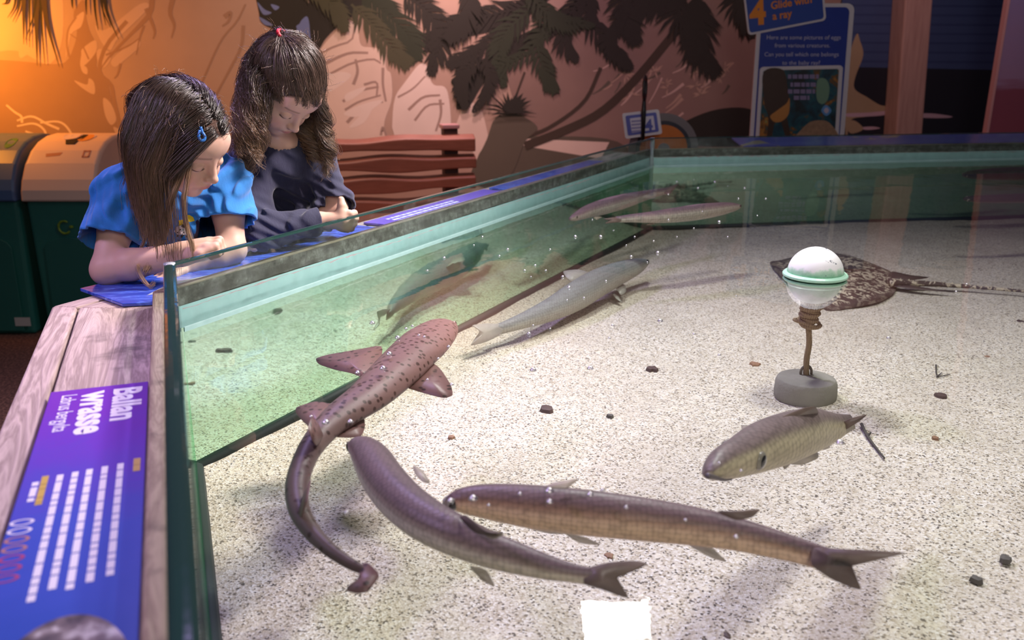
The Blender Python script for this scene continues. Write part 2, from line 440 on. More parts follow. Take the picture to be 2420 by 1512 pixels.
# blue board where the girls lean (wraps the corner with a point)
a, b, d, n = edge_n(0)
tip = UZ(290, 727, ZL)[:2]; lft = UZ(190, 690, ZL)[:2]
def along(s_, o_): return PC[0]+d*s_+n*o_
M_SEA = m_print('sea_print', [(0, (.015, .03, .22)), (.45, (.03, .07, .50)), (.56, (.10, .20, .75)), (.62, (.05, .10, .60)), (.8, (.20, .33, .85))], 9, ysc=3, dist=2.5)
pts = [tip, along(.0, .045), along(.76, .045), along(.76, .18), lft]
s1 = quad_on('information_board', pts[::-1] if np.cross(pts[1]-pts[0], pts[2]-pts[1]) < 0 else pts, ZL+.0015, .006, M_SEA)
tag(s1, 'blue sea print board on the ledge under the elbows of the two girls', 'board')
mb = MB()
vv = [(.02, .10), (.10, .13), (.2, .11), (.29, .07), (.22, .055), (.1, .06)]
mb.prism([tuple(along(x, y)) for x, y in vv][::-1], ZL+.0076, ZL+.0080)
mb.obj('fish_picture', mat('fish_print', (.42, .46, .52), .3, .5, 40), s1)
M_VIO = m_print('violet_print', [(0, (.10, .04, .45)), (.5, (.22, .13, .75)), (1, (.45, .36, .9))], 6)
pts = [along(.80, .045), along(1.45, .045), along(1.45, .18), along(.80, .18)]
s2 = quad_on('information_board', pts[::-1], ZL+.0015, .006, M_VIO)
tag(s2, 'violet board on the ledge just past the girl in navy', 'board')
mb = MB(); rnd = random.Random(4)
for r in range(5):
    o_ = .065+r*.02; x = .86
    while x < 1.2:
        L = rnd.uniform(.012, .035); p = [along(x, o_), along(x+L, o_), along(x+L, o_+.009), along(x, o_+.009)]
        mb.prism([tuple(k) for k in p][::-1], ZL+.0076, ZL+.0080); x += L+.006
mb.obj('lettering', mat('white_ink', (.75, .75, .85), .4), s2)
pts = [along(1.49, .045), along(2.35, .045), along(2.35, .18), along(1.49, .18)]
s3 = quad_on('information_board', pts[::-1], ZL+.0015, .006, M_SEA)
tag(s3, 'blue board on the ledge behind the long pane nearest the far corner', 'board')
a_, b_, d2, n2 = edge_n(1)
def along2(s_, o_): return PC[1]+d2*s_+n2*o_
_c1, _c2, _c3, _c4 = along2(.42, .048), along2(2.3, .048), along2(2.3, .20), along2(.42, .20)
mb = MB(); mb.plate([(*_c1, .846), (*_c2, .846), (*_c3, .874), (*_c4, .874)], np.cross(np.array([*_c2, 0])-np.array([*_c1, 0]), np.array([*_c4, .874])-np.array([*_c1, .846])), .006)
s4 = mb.obj('information_board', m_print('blue_tan_print', [(0, (.04, .05, .4)), (.5, (.10, .12, .62)), (.6, (.12, .12, .62)), (.64, (.45, .38, .30)), (1, (.5, .42, .35))], 3))
for _x in (.5, 1.3, 2.2):
    mb = MB(); _p = along2(_x, .185); mb.box((_p[0], _p[1], .8445), (.05, .01, .048), math.atan2(d2[1], d2[0])); mb.obj('board_foot', M_DARK, s4)
tag(s4, 'blue and tan tilted board on the ledge behind the far pane', 'board')

# purple board on the near ledge
q0, q1 = UZ(122, 940, ZL)[:2], UZ(352, 914, ZL)[:2]
a7, b7, d7, n7 = edge_n(7)           # M -> N ; travel toward the far corner
dn = -d7                              # toward the camera
Lb = .78
wv = q1-q0; wid = np.linalg.norm(wv)
ux = n7*-1                            # from outer edge toward the glass
def nb(s_, o_):                       # s_: metres toward the camera from the far edge, o_: metres from the outer edge toward the glass
    return q0+dn*s_+(q1-q0)/wid*o_
M_PUR = NT('purple_blue_print'); _co = M_PUR.coord('Generated', rot=(0, 0, 0))
_sx = M_PUR.n('ShaderNodeSeparateXYZ'); M_PUR.l(_co, _sx.inputs[0])
_nz = M_PUR.noise(M_PUR.coord(), 9, 4, .6, 1)
_f = M_PUR.math('ADD', _sx.outputs[1], M_PUR.math('MULTIPLY', _nz, .25))
M_PUR.bsdf(M_PUR.ramp(_f, [(.30, (.03, .08, .42)), (.62, (.06, .10, .55)), (.86, (.15, .05, .52)), (1., (.17, .035, .48))]), .25, Coat_Weight=.5, Coat_Roughness=.1)
pts = [nb(0, 0), nb(0, wid), nb(Lb, wid), nb(Lb, 0)]
s5 = quad_on('species_board', pts[::-1] if np.cross(pts[1]-pts[0], pts[2]-pts[1]) < 0 else pts, ZL+.0015, .0065, M_PUR.m)
tag(s5, 'purple and blue board about the ballan wrasse on the near wooden ledge', 'board')
ZT = ZL+.0083
def text(name, body, origin, xdir, ydir, size, m, parent, bold=0, xs=1., th=.0004, align='LEFT', spacing=1.0):
    cu = bpy.data.curves.new(name, 'FONT'); cu.body = body; cu.size = 1; cu.offset = bold; cu.extrude = 0; cu.align_x = align; cu.space_character = spacing
    cu.resolution_u = 4
    tmp = bpy.data.objects.new('tmp', cu); COL.objects.link(tmp)
    dg = bpy.context.evaluated_depsgraph_get(); me = bpy.data.meshes.new_from_object(tmp.evaluated_get(dg))
    bpy.data.objects.remove(tmp); bpy.data.curves.remove(cu)
    co = np.zeros(len(me.vertices)*3); me.vertices.foreach_get('co', co); co = co.reshape(-1, 3)
    X_ = np.array(xdir, float); Y_ = np.array(ydir, float); X_ /= np.linalg.norm(X_); Y_ /= np.linalg.norm(Y_); N_ = np.cross(X_, Y_)
    V = np.array(origin)+np.outer(co[:, 0]*size*xs, X_)+np.outer(co[:, 1]*size, Y_)
    F = [list(p.vertices) for p in me.polygons]; bpy.data.meshes.remove(me)
    n0 = len(V); V2 = np.vstack([V, V+N_*th]); F2 = F+[[k+n0 for k in f] for f in F]
    from collections import Counter
    ec = Counter()
    for f in F:
        for k in range(len(f)): ec[(f[k], f[(k+1) % len(f)])] += 1
    for (p_, q_) in list(ec):
        if (q_, p_) not in ec: F2.append([p_, q_, q_+n0, p_+n0])
    return mesh(name, V2, F2, m, parent)
M_INK = mat('white_lettering', (.78, .74, .82), .4); M_YEL = mat('yellow_lettering', (.55, .38, .08), .4)
tx = np.array([*dn, 0]); ty = np.array([*((q1-q0)/wid), 0])
def P3(s_, o_): p = nb(s_, o_); return (p[0], p[1], ZT-.0003)
text('title_lettering', 'Ballan', P3(.016, wid*.66), tx, ty, .046, M_INK, s5, .035, 1.08)
text('title_lettering', 'wrasse', P3(.020, wid*.345), tx, ty, .050, M_INK, s5, .035, 1.02)
text('subtitle_lettering', 'Labrus bergylta', P3(.020, wid*.13), tx, ty, .026, M_INK, s5, .0, .78)
rnd = random.Random(11); mb = MB(); mb2 = MB()
def bars(m_, s0, s1_, o_, h_, gap=.004):
    x = s0
    while x < s1_:
        L = min(rnd.uniform(.008, .024), s1_-x); p = [nb(x, o_), nb(x, o_+h_), nb(x+L, o_+h_), nb(x+L, o_)]
        if L > .004: m_.prism([tuple(k) for k in p][::-1] if np.cross(p[1]-p[0], p[2]-p[1]) < 0 else [tuple(k) for k in p], ZT-.0002, ZT+.0001)
        x += L+gap
for k, (o_, e_) in enumerate([(.80, .50), (.67, .50), (.545, .505), (.43, .50), (.31, .515)]): bars(mb, .262+k*.002, e_, wid*o_-.004, .0062, .0025)
bars(mb, .280, .325, wid*.09, .006)
bars(mb2, .254, .29, wid*.90, .007, .001); mb3 = MB(); bars(mb3, .268, .335, wid*.155, .0065, .001)
mb.obj('body_lettering', M_INK, s5); mb2.obj('heading_lettering', M_YEL, s5); mb3.obj('heading_lettering', M_YEL, s5)
mb = MB()
for k in range(7):
    c = np.array(nb(.368+k*.017, wid*.10))
    V = []; 
    for r_ in (.0085, .0062):
        for q_ in range(16):
            a_q = 2*math.pi*q_/16; p = c+np.array(dn)*math.cos(a_q)*r_*.75+(q1-q0)/wid*math.sin(a_q)*r_*1.25; V.append((p[0], p[1], ZT))
    mb.add(V, [(q_, (q_+1) % 16, 16+(q_+1) % 16, 16+q_) for q_ in range(16)], min(2, k//2) if k != 1 else 0)
mb.obj('status_rings', [M_INK, mat('orange_ink', (.45, .2, .15), .4), mat('red_ink', (.40, .05, .15), .4)], s5)
mb = MB(); c = nb(.645, wid*.56); V = [(*c, ZT+.0002)]
for q_ in range(40):
    a_q = 2*math.pi*q_/40; p = c+np.array(dn)*math.cos(a_q)*.10+(q1-q0)/wid*math.sin(a_q)*.05; V.append((*p, ZT+.0002))
mb.add(V, [(0, 1+q_, 1+(q_+1) % 40) for q_ in range(40)])
t = NT('wrasse_picture'); t.bsdf(t.ramp(t.noise(t.coord(), 16, 4), [(.40, (.02, .02, .03)), (.5, (.20, .16, .17)), (.56, (.62, .58, .6))]), .3)
mb.obj('round_picture', t.m, s5)
# ================================================================== room
t = NT('speckled_carpet'); co = t.coord(); c = t.ramp(t.noise(co, 90, 3, .7), [(.35, (.035, .018, .014)), (.5, (.11, .05, .036)), (.68, (.26, .13, .09))])
t.bsdf(c, .95); t.l(t.bump(t.noise(co, 160, 2), .6, .004), t.b.inputs['Normal'])
fl = mesh('floor', [(-4.5, -3, 0), (7.5, -3, 0), (7.5, 8, 0), (-4.5, 8, 0)], [(0, 1, 2, 3)], t.m); tag(fl, kind='structure')
# back wall: Y = 5.4 + .3 X
WA = np.array([0, 5.4, 0]); WD = np.array([1, .3, 0])/math.hypot(1, .3); WN = np.array([.3, -1, 0])/math.hypot(1, .3)   # WN faces the room
def W(px, py, off=0.):
    d = ray(px, py); o = np.array([0, 0, H]); p0 = WA+WN*off
    return o+d*(np.dot(p0-o, WN)/np.dot(d, WN))
WM = {}
def wm(name, c, var=.12, r=.7):
    if name not in WM:
        t = NT('mural_'+name); co = t.coord(); n = t.noise(co, 5, 4)
        t.bsdf(t.mix(n, tuple(x*(1-var) for x in c), tuple(min(1, x*(1+var)) for x in c)), r); WM[name] = t.m
    return name
wall = MB(); wall_m = []
def wslot(name):
    if name not in wall_m: wall_m.append(name)
    return wall_m.index(name)
wm('beige', (.64, .50, .42)); wm('base', (.52, .39, .31)); wm('tan', (.50, .37, .28)); wm('brown', (.40, .27, .19)); wm('shade', (.42, .32, .27)); wm('light', (.80, .68, .58)); wm('lighter', (.86, .78, .70))
wm('dark', (.028, .030, .024)); wm('green', (.034, .050, .030)); wm('olive', (.075, .085, .048)); wm('navy', (.035, .065, .18)); wm('sea', (.012, .016, .028)); wm('sky', (.05, .09, .22)); wm('island', (.40, .32, .20)); wm('foam', (.55, .42, .5)); wm('blue', (.18, .26, .55)); wm('trunk', (.07, .055, .04)); wm('bark', (.13, .12, .09)); wm('haze', (.29, .21, .175))
lay = [0]
def shape(pts, m, raw=False):
    lay[0] += 1; off = .0006+lay[0]*.000012
    P = [W(x, y, off) for x, y in pts] if not raw else pts
    n0 = len(wall.V); wall.V += [tuple(p) for p in P]
    A = sum((pts[i][0]*pts[(i+1) % len(pts)][1]-pts[(i+1) % len(pts)][0]*pts[i][1]) for i in range(len(pts)))
    f = list(range(n0, n0+len(P)));
    wall.F.append(f if A < 0 else f[::-1]); wall.M.append(wslot(m))
def smooth_poly(pts, n=5):
    P = np.array(pts, float); k = len(P); out = []
    for i in range(k):
        a, b, c, d = P[i-1], P[i], P[(i+1) % k], P[(i+2) % k]
        for u in np.arange(n)/n:
            out.append(.5*((2*b)+(-a+c)*u+(2*a-5*b+4*c-d)*u*u+(-a+3*b-3*c+d)*u**3))
    return [tuple(p) for p in out]
def chai(pts, it=2):
    P = np.array(pts, float)
    for _ in range(it):
        Q = np.roll(P, -1, 0); P = np.stack([P*.8+Q*.2, P*.2+Q*.8], 1).reshape(-1, 2)
    return [tuple(p) for p in P]
def stroke(pts, w0, w1, m, n=14):
    P = crom(pts, n); T = np.gradient(P, axis=0); T /= np.linalg.norm(T, axis=1)[:, None]; N_ = np.stack([-T[:, 1], T[:, 0]], 1)
    ww = np.linspace(w0, w1, n)[:, None]/2
    shape([tuple(p) for p in P+N_*ww]+[tuple(p) for p in (P-N_*ww)[::-1]], m)
R_ = random.Random(7)
def frond(pts, L, m, n=22, w_=5, droop=.5, both=True, fan=.9):
    P = crom(pts, n); T = np.gradient(P, axis=0); T /= np.linalg.norm(T, axis=1)[:, None]
    stroke(pts, w_*1.2, 1.5, m, 10)
    for i in range(1, n):
        f = i/(n-1); l = L*(math.sin(math.pi*min(1, .18+.8*f))**.6)*R_.uniform(.8, 1.1)
        for sd in ((1, -1) if both else (1,)):
            a = fan*(1-.45*f)+R_.uniform(-.12, .12)
            t_ = T[i]; d = np.array([t_[0]*math.cos(a*sd)-t_[1]*math.sin(a*sd), t_[0]*math.sin(a*sd)+t_[1]*math.cos(a*sd)])
            d1 = d+np.array([0, droop]); d1 /= np.linalg.norm(d1)
            A = P[i]; B = A+d*l*.5; Cc = B+d1*l*.5; nn = np.array([-d[1], d[0]])*w_
            shape([tuple(A-nn*.5), tuple(B-nn*.8), tuple(Cc), tuple(B+nn*.8), tuple(A+nn*.5)], m)
# wall base
pa, pb = WA-WD*3.9, WA+WD*5.2
n0 = len(wall.V); wall.V += [(*pa[:2], 0), (*pb[:2], 0), (*pb[:2], 3.4), (*pa[:2], 3.4)]; wall.F.append([n0, n0+1, n0+2, n0+3]); wall.M.append(wslot('base'))
back = WA-WN*.12
pa2, pb2 = pa-WN*.1, pb-WN*.1
n0 = len(wall.V); wall.V += [(*pa2[:2], 0), (*pb2[:2], 0), (*pb2[:2], 3.4), (*pa2[:2], 3.4)]; wall.F.append([n0+3, n0+2, n0+1, n0]); wall.M.append(wslot('tan'))
# left: rock face with cracks
shape(chai([(-200, 700), (330, 700), (300, 400), (285, 320), (268, 260), (255, 190), (225, 160), (235, 120), (205, 60), (200, -10), (170, 30), (185, 80), (160, 150), (110, 152), (60, 145), (-200, 130)]), 'brown')
shape(smooth_poly([(-60, -60), (120, -60), (150, 60), (120, 150), (40, 120), (-60, 110)]), 'beige')
for p in ([(160, 70), (175, 45), (198, 28), (192, 62), (170, 78), (162, 110), (155, 140)], [(195, 115), (225, 95), (228, 120), (205, 150), (190, 155), (192, 130)], [(230, 118), (255, 120), (262, 140), (245, 160), (232, 150)],
          [(175, 190), (205, 200), (210, 185), (222, 195), (223, 222), (200, 212)], [(244, 232), (262, 245), (275, 280), (262, 295), (248, 270)], [(225, 60), (250, 70), (330, 10), (350, 20), (280, 90), (262, 118), (240, 100)],
          [(265, 140), (320, 95), (330, 110), (285, 150), (270, 158)], [(268, 300), (290, 312), (300, 335), (280, 325)], [(45, 120), (65, 105), (75, 118), (50, 138)], [(190, 152), (205, 160), (206, 175), (195, 170)]):
    shape(smooth_poly(p), 'beige')
for p, w0, w1 in (([(360, -10), (355, 30), (330, 60), (305, 85), (262, 130), (240, 160)], 14, 3), ([(300, 50), (250, 110), (235, 170), (262, 200), (270, 240), (285, 300)], 10, 9), ([(410, -10), (402, 30), (412, 60), (405, 90)], 14, 3),
                  ([(580, 10), (560, 50), (520, 100), (475, 200)], 5, 5), ([(575, 60), (570, 110), (545, 160), (510, 225)], 9, 5), ([(180, 40), (160, 75), (162, 130), (190, 160)], 5, 4), ([(345, 20), (365, 70), (362, 92)], 10, 3),
                  ([(340, 60), (330, 90), (322, 130)], 6, 2), ([(210, 140), (190, 100), (165, 80)], 4, 2), ([(530, 40), (545, 30), (540, 50), (525, 62)], 12, 4), ([(285, 150), (278, 175), (270, 185)], 6, 3), ([(250, 130), (300, 110), (330, 90)], 5, 3)):
    stroke(p, w0, w1, 'brown')
for p in ([(15, 248), (35, 265), (50, 275), (52, 290)], [(40, 285), (75, 275), (110, 292), (140, 305)], [(40, 298), (80, 292), (105, 308), (110, 335)], [(95, 290), (140, 288), (165, 310), (175, 345)], [(60, 310), (85, 320), (100, 340)], [(55, 325), (80, 335), (110, 340)]):
    stroke(p, 4, 6, 'light')
# beige background of the middle
# centre: pale stepped rocks
shape(chai([(700, 335), (700, 260), (735, 150), (765, 105), (800, 68), (828, 50), (846, 52), (850, 110), (880, 112), (908, 116), (912, 165), (925, 172), (928, 235), (905, 292), (915, 345), (700, 345)]), 'light')
shape(chai([(925, 335), (930, 230), (960, 190), (990, 150), (1008, 150), (1020, 202), (1055, 203), (1064, 250), (1068, 340)]), 'lighter')
shape(chai([(1075, 300), (1095, 250), (1118, 240), (1140, 260), (1158, 340), (1150, 380), (1125, 430), (1115, 330), (1070, 330)], 2), 'light')
for p, w0 in (([(770, 150), (800, 135), (830, 125), (870, 125)], 8), ([(780, 175), (830, 150), (880, 140), (900, 150)], 6), ([(750, 130), (790, 110), (830, 95), (838, 60)], 6), ([(810, 240), (850, 215), (895, 205)], 7), ([(815, 260), (850, 240), (900, 225)], 6),
              ([(820, 290), (860, 250), (905, 240)], 8), ([(835, 200), (845, 170), (840, 140)], 8), ([(905, 160), (905, 200), (912, 240)], 7), ([(965, 260), (1000, 230), (1040, 225)], 7), ([(980, 285), (1010, 250), (1050, 245)], 6), ([(1040, 235), (1042, 270), (1030, 310)], 7),
              ([(940, 230), (975, 210), (1005, 180)], 5), ([(860, 200), (890, 195), (890, 230)], 6), ([(780, 200), (800, 180), (820, 175)], 7), ([(900, 320), (905, 300), (915, 330)], 6)):
    stroke(p, w0, w0*.7, 'shade', 8)
for p in ([(812, 268), (860, 245), (905, 238), (850, 275)], [(825, 300), (880, 250), (860, 290)], [(760, 190), (800, 170), (830, 180), (780, 215)], [(818, 222), (862, 205), (855, 218), (820, 240)]):
    shape(smooth_poly(p), 'lighter')
# right part of the middle: hazy brown cliff with plants
shape(smooth_poly([(1190, 120), (1290, 60), (1500, -60), (1990, -60), (1990, 345), (1500, 345), (1300, 345), (1240, 300)]), 'haze')
shape(smooth_poly([(1160, 330), (1280, 322), (1460, 335), (1500, 420), (1200, 450), (1120, 420)]), 'bark')
shape([(1205, 326), (1440, 336), (1420, 375), (1330, 360), (1240, 345)], 'light')
for k in range(26):
    x = R_.uniform(1440, 1740); y = R_.uniform(130, 280); a = R_.uniform(.3, 1.2); L = R_.uniform(25, 70)
    stroke([(x, y), (x-L*.5*math.cos(a), y+L*.5*math.sin(a)+3), (x-L*math.cos(a), y+L*math.sin(a))], R_.uniform(3, 9), 2, R_.choice(['beige', 'tan', 'bark']), 6)
for k in range(14):
    x = R_.uniform(1450, 1720); y = R_.uniform(150, 230)
    for q in range(6):
        a = R_.uniform(0, 6.28); L = R_.uniform(12, 26); shape([(x, y), (x+L*.5*math.cos(a-.2), y+L*.5*math.sin(a-.2)), (x+L*math.cos(a), y+L*math.sin(a)), (x+L*.5*math.cos(a+.2), y+L*.5*math.sin(a+.2))], 'tan')
shape(smooth_poly([(1600, 300), (1680, 262), (1760, 255), (1800, 280), (1800, 340), (1600, 340)]), 'dark')
# leaning trunks
stroke([(1235, 325), (1300, 300), (1380, 240), (1420, 160)], 8, 9, 'trunk')
stroke([(1240, 345), (1330, 310), (1420, 265), (1500, 190), (1580, 95), (1640, 20), (1660, -30)], 20, 20, 'trunk', 24)
stroke([(1200, 300), (1215, 240), (1240, 170)], 4, 5, 'trunk')
stroke([(1090, 240), (1130, 180), (1200, 120), (1330, 50), (1400, -20)], 46, 30, 'dark', 24)
stroke([(1000, 100), (1090, 70), (1200, 40), (1290, -20)], 40, 40, 'dark', 20)
shape(chai([(1075, 260), (1085, 215), (1060, 190), (1100, 170), (1130, 150), (1120, 215), (1100, 255)]), 'dark')
shape(smooth_poly([(1150, 330), (1170, 280), (1210, 265), (1270, 300), (1240, 335), (1200, 420), (1110, 430)]), 'bark')
# blue figure patch behind the head and the dark trees around it
shape(smooth_poly([(605, -60), (700, -60), (720, 0), (790, 40), (760, 90), (735, 130), (700, 90), (650, 70), (620, 55), (612, 30)]), 'dark')
for p in ([(608, 5), (625, 22), (642, 30), (622, 34)], [(640, 10), (660, 16), (650, 24)], [(690, 100), (702, 68), (715, 45), (728, 42), (734, 90), (738, 130), (720, 150)], [(612, 40), (632, 50), (645, 60), (625, 58)], [(700, 62), (722, 52), (730, 64), (712, 74)]):
    shape(smooth_poly(p), 'blue')
shape(smooth_poly([(735, -60), (850, -60), (860, 10), (830, 40), (800, 60), (770, 90), (748, 120), (738, 60)]), 'dark')
# palm fronds
for pts, L, m, n in (([(850, -20), (900, 20), (960, 80), (985, 135)], 75, 'green', 24), ([(830, 10), (880, 60), (930, 120), (965, 150)], 60, 'olive', 20), ([(950, -20), (1010, 30), (1040, 90), (1020, 170)], 70, 'dark', 24),
                     ([(1290, 10), (1180, 30), (1080, 60), (1010, 115)], 60, 'dark', 24), ([(1250, 30), (1180, 90), (1120, 130), (1060, 150)], 60, 'dark', 22), ([(1290, 0), (1210, 60), (1180, 120), (1190, 200)], 55, 'green', 20),
                     ([(1330, 20), (1270, 90), (1290, 170), (1310, 215)], 55, 'green', 22), ([(1300, 60), (1240, 130), (1180, 160), (1150, 215)], 40, 'green', 18), ([(1400, -20), (1390, 40), (1440, 110), (1480, 160)], 55, 'dark', 22),
                     ([(1390, -30), (1350, 30), (1330, 90), (1360, 140)], 55, 'dark', 20), ([(1640, -20), (1560, 0), (1500, 30), (1450, 80)], 75, 'dark', 26), ([(1640, -10), (1650, 50), (1650, 110), (1690, 170)], 85, 'dark', 28),
                     ([(1620, -10), (1600, 40), (1640, 80), (1640, 140)], 70, 'dark', 22), ([(1500, -40), (1470, 0), (1490, 60), (1500, 100)], 60, 'dark', 20), ([(1450, 60), (1440, 100), (1460, 130), (1490, 160)], 45, 'dark', 20),
                     ([(1100, -30), (1110, 20), (1090, 60), (1060, 90)], 60, 'dark', 20), ([(700, -40), (760, -10), (800, 30), (815, 70)], 50, 'olive', 20), ([(1240, -30), (1290, 30), (1330, 50), (1400, 60)], 50, 'green', 20), ([(1130, 130), (1100, 170), (1090, 210), (1100, 255)], 42, 'dark', 18), ([(1140, 140), (1160, 180), (1150, 220), (1120, 262)], 34, 'dark', 16), ([(1760, -40), (1740, 0), (1760, 40), (1780, 80)], 60, 'dark', 18)):
    frond(pts, L, m, n, 5.5, .45)
for k in range(16):                             # agave at the foot of the trunks
    a = math.pi*(.05+.9*k/15); L = R_.uniform(45, 75); x, y = 1205, 268
    shape([(x-5, y), (x+L*.55*math.cos(a)-4, y-L*.55*math.sin(a)), (x+L*math.cos(a), y-L*.85*math.sin(a)+abs(math.cos(a))*10), (x+L*.55*math.cos(a)+5, y-L*.5*math.sin(a)+5), (x+5, y)], 'dark')
# top left hanging palm leaves
for (x0, x1, y1, w_) in ((20, 5, 10, 10), (40, 18, 42, 9), (50, 30, 52, 9), (56, 56, 105, 15), (70, 70, 112, 8), (85, 88, 155, 22), (95, 106, 152, 10), (100, 140, 158, 18), (88, 60, 95, 8), (170, 172, 20, 8), (203, 205, 35, 7), (222, 232, 72, 9), (240, 250, 60, 7), (243, 280, 92, 11), (235, 262, 66, 6)):
    stroke([(x0, -40), (x0+(x1-x0)*.25, y1*.3), (x1, y1)], w_, 1, 'dark' if w_ < 14 else 'trunk', 10)
# sea mural at the right
shape([(1990, -80), (2600, -80), (2600, 360), (1990, 360)], 'sky')
for k in range(7): shape([(1990, 10+k*22), (2600, 14+k*22), (2600, 20+k*22), (1990, 15+k*22)], 'navy')
shape([(1990, 158), (2600, 170), (2600, 400), (1990, 400)], 'sea')
shape(smooth_poly([(2000, 340), (1995, 200), (2010, 120), (2025, 80), (2032, 95), (2040, 130), (2022, 180), (2020, 210), (2050, 230), (2080, 248), (2105, 252), (2095, 262), (2050, 275), (2010, 285)]), 'island')
for p in ([(2000, 268), (2050, 266), (2100, 262), (2090, 272), (2030, 276), (2000, 275)], [(2150, 270), (2200, 268), (2250, 275), (2230, 279), (2160, 277)], [(2030, 302), (2060, 299), (2080, 303), (2050, 307)], [(2105, 254), (2140, 254), (2140, 258), (2105, 257)]):
    shape(smooth_poly(p), 'foam')
shape(smooth_poly([(2000, 290), (2020, 285), (2040, 305), (2010, 315)]), 'island')
wo = mesh('wall_back', wall.V, wall.F, [WM[k] for k in wall_m], None, False, wall.M); tag(wo, kind='structure')
# left and right walls and ceiling close the hall outside the frame
def slab(name, pts, z0, z1, m):
    mb = MB(); mb.prism(pts, z0, z1); return tag(mb.obj(name, m), kind='structure')
M_PL = mat('plain_wall', (.30, .22, .18), .8, .15, 4)
# weathered post in front of the sea mural
def Wx(px, py, off): return W(px, py, off)
wp = WN*.0
pl, pr = W(2118, 320, .16), W(2150, 320, .16)
mb = MB()
for (xa, xb, yy) in ((2122, 2182, 316),):
    a_, b_ = W(xa, yy, .14), W(xb, yy, .14)
lo_a, lo_b = W(2118, 318, .14), W(2180, 318, .14)
hi_a, hi_b = W(2143, -40, .14), W(2208, -40, .14)
c_b = (lo_a+lo_b)/2; 
mb = MB()
V = []
tl = np.array([lo_a, lo_b, hi_b, hi_a]); dz = (hi_a-lo_a)/(hi_a[2]-lo_a[2]); dzb = (hi_b-lo_b)/(hi_b[2]-lo_b[2])
foot_a, foot_b = lo_a-dz*(lo_a[2]), lo_b-dzb*(lo_b[2]); top_a, top_b = lo_a+dz*(3.2-lo_a[2]), lo_b+dzb*(3.2-lo_b[2])
for P_ in (foot_a, foot_b, top_b, top_a): V.append(P_)
for P_ in (foot_a, foot_b, top_b, top_a): V.append(P_-WN*.13)
mb.add(V, [(0, 1, 2, 3), (7, 6, 5, 4), (0, 3, 7, 4), (1, 5, 6, 2), (3, 2, 6, 7), (0, 4, 5, 1)])
po = mb.obj('wooden_post', wood('post_wood', (.30, .17, .13), (.62, .42, .36), 0, .8), bevel=.01)
t = NT('post_grain'); co = t.coord('Object', (14, 14, 1.2)); t.bsdf(t.mix(t.noise(co, 3, 5, .6), (.34, .20, .17), (.70, .50, .44)), .7); po.data.materials[0] = t.m
tag(po, 'tall weathered wooden post standing before the sea mural', 'post')
# framed sea panel at the right edge
def board3(name, px, Yv, th, m, parent=None, back=True):
    P_ = [UY(x, y, Yv) for x, y in px]; mb = MB(); mb.plate(P_, (0, -1, 0), th); return mb.obj(name, m, parent, bevel=.002)
t = NT('sunset_sea_print'); co = t.coord('Object'); sx = t.n('ShaderNodeSeparateXYZ'); t.l(co, sx.inputs[0])
t.bsdf(t.ramp(t.math('ADD', t.math('MULTIPLY', sx.outputs[2], .30), t.math('MULTIPLY', t.noise(t.coord('Object', (1, 1, 8)), 3, 3), .05)), [(.0, (.45, .14, .16)), (.335, (.30, .09, .14)), (.355, (.42, .28, .46)), (.5, (.32, .28, .55)), (1, (.20, .22, .48))]), .3)
P_ = [UY(2322, 335, 5.3), UY(2600, 335, 5.3), UY(2600, -40, 5.3), UY(2358, -40, 5.3)]
V = [(P_[0][0], 5.3, 0), (P_[1][0], 5.3, 0), (P_[1][0], 5.3, 2.4), (P_[0][0]+.05, 5.3, 2.4)]
mb = MB(); mb.plate(V, (0, -1, 0), .03); dp = mb.obj('display_panel', t.m, bevel=.004)
mb = MB(); mb.plate([(V[0][0]-.014, 5.3, 0), (V[0][0], 5.3, 0), (V[3][0], 5.3, 2.4), (V[3][0]-.014, 5.3, 2.4)], (0, -1, 0), .045)
mb.obj('edge_strip', mat('pink_edge', (.75, .42, .42), .4), dp)
tag(dp, 'tall display panel with a dusky sea print and pale edge strip at the right', 'display panel')

